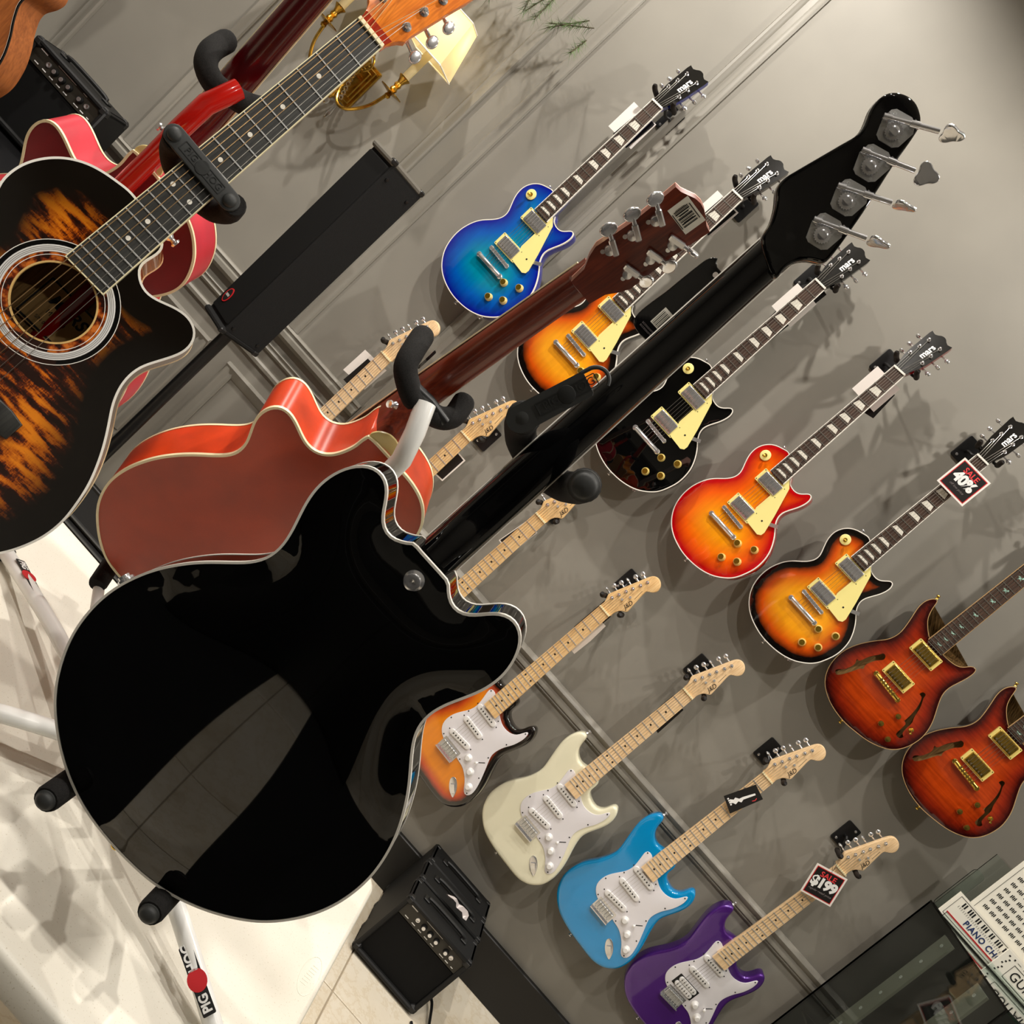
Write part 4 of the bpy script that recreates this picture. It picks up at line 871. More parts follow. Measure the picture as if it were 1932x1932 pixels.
wall_guitar('lpsb', S_LP, 'tobacco sunburst single-cutaway electric guitar half hidden behind the orange-backed guitar neck', dict(body=M_BURST_TOB, neck=M_SIDE['tob']), group=UP)
wall_guitar('black', S_LP, 'glossy black single-cutaway electric guitar with cream pickguard on the wall', dict(body=M_BLACKG, neck=M_SIDE['black']), group=UP)
wall_guitar('red', S_LP, 'cherry sunburst single-cutaway electric guitar with red rim on the wall', dict(body=M_BURST_CHERRY, neck=M_SIDE['cherry']), group=UP)
wall_guitar('sb', S_LP, 'tobacco sunburst single-cutaway electric guitar wearing the 40% sale tag', dict(body=M_BURST_TOB, neck=M_SIDE['tob']), group=UP)
prs = dict(body=M_BURST_PRS, body2=M_BURST_PRS, neck=M_SIDE['prs'], cover=M_GOLD, plastic=mat('pale_gold_ring', (236, 214, 124), 0.3, coat=0.3), inlay=M_ABALONE, binding=mat('faux_binding', (196, 160, 110), 0.3, coat=0.5))
wall_guitar('prs1', S_PRS, 'dark cherry semi-hollow guitar with f-holes, directly right of the 40% sale guitar', prs, group=UP)
wall_guitar('prs2', S_PRS, 'dark cherry semi-hollow guitar with f-holes, rightmost and cut by the picture edge', prs, group=UP)
st = dict(guard=M_GUARDW, neck=M_MAPLEP, board=M_MAPLEP, head=M_MAPLEP, print=M_BLACK, dark=M_BLKPL)
stc = dict(st, neck=M_MAPLE, board=M_MAPLE, head=M_MAPLE)
wall_guitar('ssb', S_ST, 'sunburst double-cutaway electric guitar with white pickguard beside the black bass', dict(stc, body=M_BURST_3T), group=DN)
wall_guitar('swh', S_ST, 'cream white double-cutaway electric guitar with white pickguard on the wall', dict(st, body=M_WHITEBODY), group=DN)
wall_guitar('sbl', S_ST, 'sky blue double-cutaway electric guitar with black hang tag on its neck', dict(st, body=M_BLUEBODY), group=DN)
wall_guitar('spu', S_HSS, 'metallic purple double-cutaway electric guitar with the $199 sale tag', dict(st, body=M_PURPLE), group=DN)
wall_guitar('sn1', S_ST, 'maple-necked electric guitar, topmost maple headstock with blank face, left of the wall guitars', dict(st, body=M_BURST_3T, print=M_MAPLEP), group=DN)
wall_guitar('sn2', S_ST, 'amber maple-necked electric guitar rising behind the orange hollow-body', dict(stc, body=M_BLACKG), group=DN)
wall_guitar('sn3', S_ST, 'maple-necked electric guitar mostly hidden behind the black bass body', dict(stc, body=M_WHITEBODY), group=DN)

# ---------------------------------------------------------------- wall hangers
PLATE = plate(rrect(0.052, 0.080, 0.006), 0, 0.006, rt=0.001, grid=0.06).mesh('wall_plate')
SCREW = MB().lathe([(0.0045, 0), (0.004, 0.0016), (0.001, 0.0024)], n=12).mesh('screw')
KN = dict(lp=0.628, st=0.648, prs=0.635)
def hanger(key, sc, plate_x, plate_z, label):
    v = FRAMES[key]; o, X, Y, N, s = Vector(v[0:3]), Vector(v[3:6]), Vector(v[6:9]), Vector(v[9:12]), v[12]
    t = thing('guitar_hanger', label, 'hanger', loc=(plate_x, 0, plate_z), group='wall hangers of the guitars'); B = Vector((plate_x, 0, plate_z))
    obj('wall_plate', PLATE, M_SATB, t, rot=(math.radians(90), 0, 0))
    for dz in (-0.028, 0.028): obj('screw', SCREW, M_CHROME, t, loc=(0.012 if dz > 0 else -0.012, -0.006, dz), rot=(math.radians(90), 0, 0))
    c = o+(Y*(sc+0.028)-N*0.032)*s
    P0 = B+Vector((0, -0.004, -0.004)); stem = bez([P0, P0+Vector((0, -0.025, 0.0)), (P0+c)/2+Vector((0, 0, -0.008)), c], 14)
    obj('stem', MB().tube([Vector(p)-B for p in stem], 0.0048, 10), M_SATB, t)
    for sg in (-1, 1):
        a = [c, c+X*sg*0.020, c+X*sg*0.036+N*0.006, c+X*sg*0.039+N*0.022, c+X*sg*0.039+N*0.052, c+X*sg*0.041+N*0.062+Y*0.006]
        a = [Vector(p)-B for p in bez([tuple(q) for q in a], 18)]
        k = obj('prong', MB().tube(a, 0.0045, 10), M_SATB, t)
        q = a[7:]; obj('foam_sleeve', MB().tube(q, [0.0078]*(len(q)-1)+[0.006], 12), M_FOAM2, k)
M_FOAM2 = mat('brown_black_rubber', (38, 32, 28), 0.75, spec=0.25)
hanger('blue', 0.628, -0.613, 2.213, 'black wall hanger of the blue burst guitar'); hanger('lpsb', 0.628, -0.275, 2.203, 'black wall hanger holding the sunburst guitar behind the orange neck')
hanger('black', 0.628, 0.015, 2.205, 'black wall hanger of the glossy black guitar'); hanger('red', 0.628, 0.352, 2.204, 'black wall hanger of the cherry sunburst guitar')
hanger('sb', 0.628, 0.703, 2.211, 'black wall hanger beside the 40% sale tag'); hanger('prs1', 0.635, 1.030, 2.215, 'black wall hanger at the right picture edge above the semi-hollow guitars')
hanger('prs2', 0.635, 1.375, 2.215, 'black wall hanger of the rightmost semi-hollow guitar'); hanger('ssb', 0.648, 0.343, 1.200, 'black wall hanger of the sunburst guitar beside the bass')
hanger('swh', 0.648, 0.682, 1.188, 'black wall hanger behind the cream white guitar headstock'); hanger('sbl', 0.648, 1.017, 1.178, 'black wall hanger of the sky blue guitar')
hanger('spu', 0.648, 1.363, 1.186, 'black wall hanger of the purple guitar'); hanger('sn1', 0.648, -0.607, 1.195, 'black wall hanger behind the topmost maple headstock')
hanger('sn2', 0.648, -0.282, 1.175, 'black wall hanger of the amber maple neck by the rubber strap'); hanger('sn3', 0.648, 0.030, 1.185, 'black wall hanger of the maple headstock under the bass yoke')

# ---------------------------------------------------------------- cards and sale tags on the necks
def card(key, name, label, pts, z, m, thick=0.0006, group=None):
    v = FRAMES[key]; root = thing(name, label, 'tag', frame_matrix(v[0:3], v[3:6], v[6:9], v[9:12], v[12]), group=group)
    obj('card', MB().prism(ccw(MM(pts)), z, z+thick), m, root); return root
CT, CL = 'white price slips behind the necks', 'black hang cards behind the necks'
card('blue', 'price_slip', 'white price slip behind the neck of the blue burst guitar', [(-75, 497), (-74, 598), (28, 596), (29, 496)], -0.020, M_CARD, group=CT)
card('blue', 'hang_card', 'black hang card on the neck of the blue burst guitar', [(-45, 490), (-37, 597), (26, 592), (18, 488)], -0.016, M_CARDB, group=CL)
card('lpsb', 'price_slip', 'white price slip on the neck of the half-hidden sunburst guitar', [(-68, 509), (-66, 609), (30, 605), (28, 505)], -0.020, M_CARD, group=CT)
card('lpsb', 'hang_card', 'black hang card on the neck of the half-hidden sunburst guitar', [(-42, 500), (-38, 603), (26, 600), (20, 498)], -0.016, M_CARDB, group=CL)
card('black', 'price_slip', 'white price slip behind the neck of the black single-cutaway guitar', [(-53, 496), (-52, 594), (32, 590), (32, 492)], -0.016, M_CARD, group=CT)
card('black', 'hang_card', 'black hang card behind the neck of the black single-cutaway guitar', [(-30, 410), (-40, 600), (-20, 640), (30, 630), (20, 420)], -0.021, M_CARDB, group=CL)
card('red', 'price_slip', 'white price slip behind the neck of the cherry sunburst guitar', [(-62, 510), (34, 503), (34, 600), (-62, 606)], -0.016, M_CARD, group=CT)
card('red', 'hang_card', 'black hang card behind the neck of the cherry sunburst guitar', [(-16, 478), (46, 490), (36, 580), (-26, 568)], -0.021, M_CARDB, group=CL)
card('sn1', 'price_slip', 'white price slip behind the topmost maple neck', [(-77, 514), (-74, 608), (21, 616), (17, 524)], -0.024, M_CARD, group=CT)
card('sn1', 'hang_card', 'black hang card behind the topmost maple neck', [(-52, 495), (-46, 597), (10, 600), (6, 497)], -0.019, M_CARDB, group=CL)
c = card('sn2', 'hang_card', 'white-bordered black hang card beside the amber maple neck', [(47, 496), (49, 593), (6, 594), (3, 491)], -0.020, M_CARD, group=CL)
obj('picture', MB().prism(MM([(43, 500), (44, 589), (8, 590), (6, 496)]), -0.0193, -0.0190), M_CARDB, c)
c = card('sn3', 'hang_card', 'white-bordered black hang card above the half-hidden maple neck', [(-38, 500), (-24, 612), (25, 606), (18, 495)], -0.020, M_CARD, group=CL)
obj('picture', MB().prism(MM([(-35, 504), (-22, 608), (22, 602), (15, 499)]), -0.0193, -0.0190), M_CARDB, c)
card('ssb', 'price_slip', 'white price slip behind the neck of the sunburst guitar beside the bass', [(-24, 485), (33, 485), (36, 550), (32, 616), (-22, 610)], -0.022, M_CARD, group=CT)
card('ssb', 'hang_card', 'black hang card behind the neck of the sunburst guitar beside the bass', [(-31, 537), (-30, 664), (20, 650), (20, 520)], -0.026, M_CARDB, group=CL)
card('swh', 'hang_card', 'black hang card behind the neck of the cream white guitar', [(-22, 500), (35, 493), (31, 600), (-22, 606)], -0.022, M_CARDB, group=CL)
c = card('sbl', 'hang_card', 'black printed hang card in front of the sky blue guitar neck', [(-40, 514), (-8, 611), (37, 599), (10, 494)], 0.030, M_CARDB)
gp = MB().prism(ccw(MM([(-22, 522), (-14, 530), (-16, 538), (-6, 545), (-4, 556), (10, 592), (15, 590), (3, 553), (6, 543), (-2, 538), (0, 526), (-8, 522), (-12, 515)])), 0.0306, 0.0309)
obj('guitar_print', gp, M_WHITE, c)
tp = MB()
for k in range(4): tp.box((-0.026+0.006*k, 0.519-0.0016*k, 0.0308), (0.0042, 0.005, 0.0003))
obj('lettering', tp, M_WHITE, c); obj('red_mark', MB().tube([(0.022, 0.570, 0.0308), (0.026, 0.578, 0.0308), (0.024, 0.586, 0.0308)], 0.0012, 6), M_REDT, c)
def sale_tag(key, label, cx, cy, rot, big, small, off=0.036):
    v = FRAMES[key]; M = frame_matrix(v[0:3], v[3:6], v[6:9], v[9:12], v[12]) @ Matrix.Translation((cx, cy, off)) @ Matrix.Rotation(rot, 4, 'Z')
    t = thing('sale_tag', label, 'tag', M, group='printed sale tags')
    obj('card', MB().box((0, 0, 0), (0.101, 0.101, 0.0012)), M_CARD, t)
    obj('red_border', MB().box((0, 0, 0.0004), (0.090, 0.090, 0.0010)), M_REDP, t)
    obj('black_panel', MB().box((0, 0, 0.0006), (0.085, 0.085, 0.0012)), M_CARDB, t)
    obj('word_sale', text_mesh('SALE', 0.024, 0.0002, 1.0, 0, 0.0004), M_REDT, t, loc=(0, 0.027, 0.0015))
    obj('word_price', text_mesh(big, 0.043, 0.0002, 0.92, 0, 0.0022), M_WHITE, t, loc=(0, 0.0, 0.0015))
    obj('small_script', text_mesh(small, 0.010, 0.0002, 1.0, 0.35), M_GREYP, t, loc=(0, -0.026, 0.0015))
    obj('loop', MB().tube([(0, 0.046, 0.001), (-0.004, 0.060, -0.004), (-0.008, 0.078, -0.010), (0.006, 0.078, -0.010), (0.003, 0.060, -0.004), (0, 0.046, 0.001)], 0.0006, 6), M_BLACK, t)
    return t
sale_tag('sb', 'square black and red SALE 40% tag on the sunburst guitar neck', 0.0145, 0.545, math.radians(-1), '40%', 'off low price')
sale_tag('spu', 'square black and red SALE $199 tag on the purple guitar neck', -0.008, 0.584, math.radians(20), '$199', 'regular retail price')
# ---------------------------------------------------------------- folding table
TZ = 0.55
t = thing('folding_table', 'white speckled plastic folding table under the guitar stands', 'table', loc=(-0.58, -1.615, FLOOR))
o_ = rrect(1.82, 0.81, 0.055, k=8)
obj('table_top', plate(o_, TZ-FLOOR-0.045, TZ-FLOOR, rt=0.010, rb=0.006, grid=0.2), M_TABLE, t)
ap = MB()
for sy in (-1, 1): ap.box((0, sy*0.36, TZ-FLOOR-0.058), (1.6, 0.02, 0.03))
obj('apron_rails', ap, mat('grey_steel_frame', (120, 120, 118), 0.4), t)
for sx in (-1, 1):
    for sy in (-1, 1):
        obj('leg', MB().tube([(sx*0.70, sy*0.30, TZ-FLOOR-0.045), (sx*0.74, sy*0.31, 0.0)], 0.0125, 12), MATS['grey_steel_frame'], t)
    obj('crossbar', MB().cyl((sx*0.735, -0.31, 0.08), (sx*0.735, 0.31, 0.08), 0.010), MATS['grey_steel_frame'], t)
em = ring_strip(ellipse(0.017, 0.052, 48), 0.0012, 0, 0.0006)
for k in range(7): em.box((-0.004+0.001*k, -0.027+0.009*k, 0.0002), (0.012, 0.0016, 0.0006), rot=Matrix.Rotation(0.25, 3, 'Z'))
obj('embossed_mark', em, M_TABLE, t, loc=(0.302+0.58, -1.597+1.615, TZ-FLOOR))

def FM(v): return frame_matrix(v[0:3], v[3:6], v[6:9], v[9:12])
F_BASS = [-0.0367, -1.9949, 0.9594, 0.9995, 0.0323, 0.0027, 0.0001, -0.0867, 0.9962, 0.0324, -0.9957, -0.0867]
F_ORANGE = [-0.2463, -1.6206, 1.0135, 0.9062, 0.4228, 0.0048, 0.1557, -0.3443, 0.9258, 0.3931, -0.8383, -0.3779]
F_RED = [-0.7711, -1.6028, 1.0207, 0.9556, 0.2944, -0.0159, 0.0996, -0.2715, 0.9573, 0.2775, -0.9163, -0.2888]
F_AC = [-0.5954, -1.7855, 1.5655, 0.9521, 0.3043, -0.0297, -0.0662, 0.3003, 0.9516, 0.2985, -0.904, 0.306]
FLIP = Matrix.Rotation(math.pi, 4, 'Y')
def cap_mesh(P, z, dome, grid=0.010, holes=(), power=0.75, shape=None):
    P = ccw(P); v, f = cap_fill(P, grid, holes); h = membrane(v, f, P, power)
    if shape is not None: h = shape(h)
    return MB().add([(x, y, z+dome*k) for (x, y), k in zip(v, h)], f)
def wall_mesh(P, z0, z1):
    P = ccw(P); n = len(P)
    return MB().add([(x, y, z0) for x, y in P]+[(x, y, z1) for x, y in P], [(k, (k+1) % n, n+(k+1) % n, n+k) for k in range(n)])
def arch(h): return h*h*(3-2*h)*0.55+h*0.45

# ---------------------------------------------------------------- black semi-hollow bass, seen from the back
root = thing('bass_guitar', 'glossy black hollow-body bass guitar seen from behind, filling the foreground', 'bass', FM(F_BASS))
P = MM(DATA['bass']); P = ccw(P); Pm = P.copy(); Pm[:, 0] *= -1
P = resample(catmull(P, 420), 260); P = smooth_closed(P, 5, keep=[i for i, q in enumerate(P) if q[1] > 0.255 and abs(q[0]) < 0.034])
obj('back', cap_mesh(P, -0.001, 0.020, 0.009, shape=arch).mesh('back', 60), M_BLACKG, root)
obj('sides', wall_mesh(P, -0.044, -0.001).mesh('sides', 60), M_BLACKG, root)
obj('front', cap_mesh(P, -0.044, -0.016, 0.016, shape=arch).mesh('front', 60), M_BLACKG, root)
obj('back_binding', ring_strip(P, 0.0022, -0.0045, 0.0002, 0.0006), M_WHITEB, root)
obj('front_binding', ring_strip(P, 0.0022, -0.0456, -0.0415, 0.0006), M_WHITEB, root)
nb = neck_back([(0.238, 0.050, 0.052, 0.040), (0.262, 0.049, 0.052, 0.040), (0.285, 0.048, 0.053, 0.026), (0.34, 0.0475, 0.053, 0.022), (0.55, 0.043, 0.055, 0.021), (0.70, 0.0385, 0.057, 0.020), (0.735, 0.039, 0.057, 0.022), (0.76, 0.044, 0.056, 0.024)], 20)
obj('neck', xf(nb, FLIP).mesh('neck', 60), M_BLACKW, root)
fbo = obj('fingerboard', board(0.20, 0.742, 0.051, 0.040, -0.062, -0.054), M_ROSE, root)
eb = MB()
for sx in (-1, 1): eb.tube([(sx*0.0252, 0.20, -0.0565), (sx*0.0198, 0.742, -0.0565)], 0.0016, 6)
obj('fingerboard_binding', eb, M_WHITEB, fbo)
H = smooth_closed(ccw(catmull(MM(DATA['bass_head']), 150)), 2)
hs = obj('headstock', plate(H, -0.050, -0.033, rt=0.004, rb=0.002, grid=0.03).mesh('headstock', 60), M_BLACKW, root)
obj('headstock_binding', ring_strip(H, 0.001, -0.0505, -0.0485, 0.0006), M_WHITEB, hs)
gear_prof = []
def gear(c, r, z0, z1, teeth=18):
    Pg = []
    for k in range(teeth*2):
        rr = r if k % 2 else r*0.86; a = math.pi*k/teeth; Pg.append((c[0]+rr*math.cos(a), c[1]+rr*math.sin(a)))
    return MB().prism(Pg, z0, z1)
TUN = [(18.7, 779.4), (10.2, 816.8), (0.3, 853.1), (-9.4, 889.0)]; SHE = [(50.7, 795.4), (40.7, 833.6), (32.9, 868.4), (21.8, 907.6)]
PLT = [(-17, 12), (-14, 16), (2, 21), (8, 19), (14.4, 12), (14.2, -5), (10, -10), (-4, -14), (-9, -12.5), (-17, 2)]
M_REDPLAST = mat('red_edge_reflection_button', (150, 30, 20), 0.2, 0.6)
for i in range(4):
    gx, gy = TUN[i][0]/1000, TUN[i][1]/1000; ex, ey = SHE[i][0]/1000, SHE[i][1]/1000; z = -0.033
    tp = obj('tuner', MB().prism(ccw(np.array([(gx+a/1000, gy+b/1000) for a, b in PLT])), z, z+0.0016), M_NICKEL, hs)
    g = gear((gx, gy-0.001), 0.0088, z+0.003, z+0.0085, 20); g.lathe([(0.005, 0.0085), (0.005, 0.0105), (0.0022, 0.0115), (0.0004, 0.0112)], (gx, gy-0.001, z), n=16); g.cyl((gx, gy-0.001, z), (gx, gy-0.001, z+0.003), 0.006)
    obj('gear', g, M_CHROME, tp)
    d = Vector((ex-gx, ey-gy, 0)).normalized(); nn = Vector((-d.y, d.x, 0)); s0 = Vector((gx, gy, z+0.0055))+nn*0.0105
    e0 = s0+d*0.040
    sh = MB().cyl(s0-d*0.014, s0-d*0.006, 0.0034, n=12); sh.cyl(s0-d*0.006, s0+d*0.012, 0.0024, n=12); sh.cyl(s0+d*0.012, s0+d*0.021, 0.0036, n=12); sh.cyl(s0+d*0.021, e0, 0.0028, n=12)
    for k in (-0.010, 0.016): sh.box(s0+d*k+Vector((0, 0, -0.003)), (0.006, 0.008, 0.006))
    obj('worm_shaft', sh, M_CHROME, tp)
    sc_ = MB()
    for a, b in ((-12, 12), (10, 12), (9, -7), (-13, 4)): sc_.lathe([(0.0018, 0), (0.0014, 0.0008)], (gx+a/1000, gy+b/1000, z+0.0016), n=8)
    obj('plate_screws', sc_, M_NICKEL, tp)
    cl = []
    for k in range(48):
        a = 2*math.pi*k/48; rr = 0.0100+0.0022*math.cos(3*a)
        cl.append((0.0115+rr*1.05*math.cos(a), rr*1.05*math.sin(a)))
    bt = plate(ccw(np.array(cl)), -0.0019, 0.0019, rt=0.0012, rb=0.0012, grid=0.05)
    ang = (78, 84, 8, 62)[i]
    Mb = Matrix.Translation(e0) @ Matrix((d, nn, Vector((0, 0, 1)))).transposed().to_4x4() @ Matrix.Rotation(math.radians(ang), 4, 'X')
    obj('tuner_button', xf(bt, Mb), M_CHROME, tp)
sb_ = MB().lathe([(0.0115, 0), (0.0115, 0.002), (0.008, 0.003), (0.006, 0.006), (0.009, 0.009), (0.009, 0.0115), (0.004, 0.0125), (0.0004, 0.011)], n=24)
obj('strap_button', sb_, M_CHROME, root, loc=(0.002, 0.240, 0.004))
obj('strap_button', PIN, M_GOLD, root, loc=(-0.002, -0.2545, -0.016), rot=(math.radians(90), 0, 0))
jk = MB().lathe([(0.010, 0), (0.010, 0.003), (0.007, 0.004), (0.007, 0.007), (0.003, 0.007)], n=18)
obj('output_jack', jk, M_CHROME, root, loc=(-0.2155, -0.020, -0.014), rot=(0, math.radians(-90), math.radians(-10)))

# ---------------------------------------------------------------- single-cutaway hollow bodies (orange, crimson), built once
def build_hollow():
    S = []; P = ccw(catmull(MM(DATA['jazz']), 260)); P = smooth_closed(P, 4, keep=[i for i, q in enumerate(P) if q[1] > 0.204 and q[0] < 0.01])
    add(S, 'back', cap_mesh(P, -0.001, 0.010, 0.011, shape=arch).mesh('back', 60), 'back')
    add(S, 'sides', wall_mesh(P, -0.082, -0.001).mesh('sides', 60), 'sides')
    add(S, 'front', cap_mesh(P, -0.082, -0.012, 0.016, shape=arch).mesh('front', 60), 'sides')
    add(S, 'back_binding', ring_strip(P, 0.0030, -0.0045, 0.0003, 0.0008), 'binding')
    add(S, 'front_binding', ring_strip(P, 0.0030, -0.0835, -0.0790, 0.0008), 'binding')
    secs = [(0.200, 0.050, 0.094, 0.088), (0.214, 0.050, 0.0935, 0.086), (0.235, 0.050, 0.092, 0.060), (0.262, 0.050, 0.090, 0.036), (0.30, 0.0495, 0.088, 0.025), (0.42, 0.0465, 0.080, 0.021), (0.560, 0.0430, 0.070, 0.020), (0.585, 0.046, 0.067, 0.020)]
    ni = add(S, 'neck', xf(neck_back(secs, 18), FLIP).mesh('neck', 60), 'neck')
    fb = MB(); 
    V = []
    for (y, w_, z) in ((0.10, 0.056, -0.101), (0.30, 0.051, -0.088), (0.572, 0.043, -0.069)):
        V += [(-w_/2, y, z), (w_/2, y, z), (w_/2, y, z-0.006), (-w_/2, y, z-0.006)]
    F = [(0, 1, 2, 3), (8, 11, 10, 9)]
    for i in range(2):
        for k in range(4): F.append((i*4+k, i*4+(k+1) % 4, i*4+4+(k+1) % 4, i*4+4+k))
    fi = add(S, 'fingerboard', fb.add(V, F), 'board')
    eb = MB()
    for sx in (-1, 1): eb.tube([(sx*0.0282, 0.10, -0.1035), (sx*0.0257, 0.30, -0.0905), (sx*0.0217, 0.572, -0.0715)], 0.0018, 6)
    add(S, 'fingerboard_binding', eb, 'binding', parent=fi)
    hc = catmull(np.array([(-0.024, 0.2095), (-0.010, 0.2105), (0.012, 0.2105), (0.024, 0.2095), (0.021, 0.222), (0.010, 0.231), (0.0, 0.233), (-0.010, 0.231), (-0.021, 0.222)]), 40)
    add(S, 'heel_cap', plate(ccw(hc), -0.006, -0.0025, rt=0.0008, grid=0.05), 'cap', parent=ni)
    add(S, 'strap_button', PIN, 'chrome', loc=(-0.0215, 0.243, -0.052), rot=(0, math.radians(-50), 0))
    Hh = [(-21, 562), (-24, 585), (-33, 600), (-38, 614), (-36.5, 640), (-35, 670), (-36, 705), (-37.5, 731), (-29, 732.5), (-20, 737), (-12, 741), (-3, 742.5), (6, 741), (14, 737.5), (23, 732.5), (32, 731), (30.5, 705), (29.5, 670), (31, 640), (32, 614), (27, 600), (19, 585), (16.5, 562)]
    Hc = ccw(np.array(Hh, float)*0.001); Hc[:, 0] += 0.0015
    hi = add(S, 'headstock', MB().prism(Hc, -0.046, -0.031), 'neck')
    add(S, 'headstock_face', MB().prism(Hc, -0.0480, -0.0460), 'face', parent=hi)
    add(S, 'neck_shaft', xf(neck_back([(0.555, 0.043, 0.071, 0.021), (0.575, 0.044, 0.060, 0.022), (0.600, 0.052, 0.048, 0.016)], 18), FLIP), 'neck', parent=hi)
    for i, (x, y) in enumerate(DATA['jz_tun'][:6]):
        bx, by = DATA['jz_tun'][6+i]; x, y, bx, by = x/1000, y/1000, bx/1000, by/1000; z = -0.031; b = MB()
        b.lathe([(0.0068, 0), (0.0068, 0.006), (0.0060, 0.0075), (0.0004, 0.0078)], (x, y, z), n=22)
        s = -1 if i < 3 else 1; d = Vector((bx-x, by-y, 0)); L_ = d.length; d = d/L_; nn = Vector((-d.y, d.x, 0))
        R = Matrix((d, nn, Vector((0, 0, 1)))).transposed()
        b.box(Vector((x, y, z+0.004))+nn*(0.006 if s < 0 else 0.006)*(1 if s > 0 else -1)*1.0+d*0.002, (0.022, 0.008, 0.008), R, 0.0015)
        e = Vector((x, y, z+0.004))+nn*0.006*(1 if s > 0 else -1)
        b.cyl(e+d*0.010, e+d*(L_-0.006), 0.0032, n=12)
        b.lathe([(0.003, 0), (0.003, 0.002)], Vector((x, y, z))-nn*0.009*(1 if s > 0 else -1), n=10)
        ti = add(S, 'tuner', b, 'chrome', parent=hi)
        kb = plate(ccw(ellipse(0.0085, 0.0115, 28)), -0.0028, 0.0028, rt=0.0022, rb=0.0022, grid=0.05)
        Mb = Matrix.Translation(e+d*(L_-0.001)) @ R.to_4x4() @ Matrix.Rotation(math.radians((20, 24, 30, 28, 20, 80)[i]), 4, 'X')
        add(S, 'tuner_button', xf(kb, Mb), 'chrome', parent=hi)
    return S
S_HOL = build_hollow()
HM = dict(chrome=M_CHROME, binding=M_IVORY, board=M_ROSE, cap=mat('cream_heel_cap', (222, 204, 140), 0.35), face=mat('pale_pink_wood_edge', (236, 172, 150), 0.45))
ro = thing('hollow_body_guitar', 'satin orange single-cutaway hollow-body guitar seen from behind, on the white stand', 'guitar', FM(F_ORANGE))
mo = instantiate(S_HOL, ro, dict(HM, back=M_ORANGE, sides=M_ORANGES, neck=M_MAHOG))
rr_ = thing('hollow_body_guitar', 'satin crimson single-cutaway hollow-body guitar seen from behind, tucked behind the flame-top acoustic', 'guitar', FM(F_RED))
instantiate(S_HOL, rr_, dict(HM, back=M_CRIM, sides=M_CRIMS, neck=M_CRIMN))
ho = [o for o in mo if o.name.startswith('headstock') and 'face' not in o.name][0]
stk = obj('barcode_sticker', MB().box((-0.0005, 0.7215, -0.0307), (0.037, 0.0285, 0.0004), rot=Matrix.Rotation(0.0, 3, 'Z')), M_PAPER, ho)
bc = MB(); x = -0.0125; k = 0
while x < 0.0115:
    w_ = (0.0005, 0.0011, 0.0007, 0.0016)[k % 4]; bc.box((x, 0.7205, -0.0304), (w_, 0.019 if k % 5 else 0.013, 0.0003)); x += w_+(0.0008, 0.0005, 0.0011)[k % 3]; k += 1
for yy in (0.7325, 0.7085): bc.box((0.0, yy, -0.0304), (0.022, 0.0010, 0.0003))
obj('barcode', bc, M_BLACK, stk)

# ---------------------------------------------------------------- flame-top acoustic
ra = thing('acoustic_guitar', 'cutaway acoustic guitar with tiger-flame sunburst top and dark fingerboard, at the left edge', 'guitar', FM(F_AC))
rt = [q for q in DATA['ac_rt'] if q not in ((139.5, -566.9),)]
rt = DATA['ac_rt'][:19]+[(138, -564), (147, -577), (156, -591), (167, -611), (178, -636), (185, -661), (190, -690), (188.5, -716), (183, -736), (175, -755), (162, -775), (144, -793), (118, -809), (84, -821), (42, -828)]
lf = DATA['ac_tl'][::-1]
low = [(-a, b) for a, b in rt[12:]][1:]
OUTA = np.array([(30, -372)]+rt+[(0, -830)]+low[::-1]+[(-134, -458)]+DATA['ac_tl'][1:])*0.001
PA = ccw(catmull(OUTA, 280)); PA = smooth_closed(PA, 4)
ZT, ZB = -0.008, -0.118; HC = np.array((0.0, -0.514)); HR = 0.0475
hole = ccw(ellipse(HR, HR, 56, HC))
me = cap_mesh(PA, ZT, 0.0015, 0.011, holes=(hole,)).mesh('top', 60); edge_attr(me, PA)
top = obj('top', me, M_FLAME, ra)
obj('sides', wall_mesh(PA, ZB, ZT).mesh('sides', 60), M_AMBER, ra)
bk = obj('back', cap_mesh(PA, ZB, -0.006, 0.02), M_SPRUCE_IN, ra)
obj('top_binding', ring_strip(PA, 0.0022, ZT-0.004, ZT+0.0004, 0.0006), M_WHITEB, ra)
obj('back_binding', ring_strip(PA, 0.0022, ZB-0.0005, ZB+0.0035, 0.0006), M_IVORY, ra)
def disc_ring(r0, r1, z0, z1, n=72):
    b = MB(); V = []
    for r, z in ((r0, z0), (r0, z1), (r1, z1), (r1, z0)): V += [(HC[0]+r*math.cos(2*math.pi*k/n), HC[1]+r*math.sin(2*math.pi*k/n), z) for k in range(n)]
    F = [(q*n+k, q*n+(k+1) % n, ((q+1) % 4)*n+(k+1) % n, ((q+1) % 4)*n+k) for q in range(4) for k in range(n)]
    return b.add(V, F)
zt = ZT+0.0010
obj('soundhole_binding', disc_ring(HR-0.0012, HR+0.0010, ZT-0.003, zt+0.0008), mat('pale_wood_ring', (214, 176, 110), 0.4), top)
obj('rosette_tortoise', disc_ring(HR+0.001, 0.0585, zt-0.0008, zt+0.0003), M_TORT, top)
obj('rosette_line', disc_ring(0.0553, 0.0560, zt, zt+0.0007), M_WHITEB, top)
obj('rosette_band', disc_ring(0.0590, 0.0672, zt, zt+0.0006), mat('rosette_silver_white', (226, 224, 220), 0.4), top)
for r in (0.0610, 0.0628, 0.0648): obj('rosette_stripe', disc_ring(r, r+0.0006, zt, zt+0.0008), mat('rosette_grey', (120, 118, 116), 0.4), top)
obj('rosette_outer_tortoise', disc_ring(0.0672, 0.0725, zt-0.0008, zt+0.0002), M_BLACKW, top)
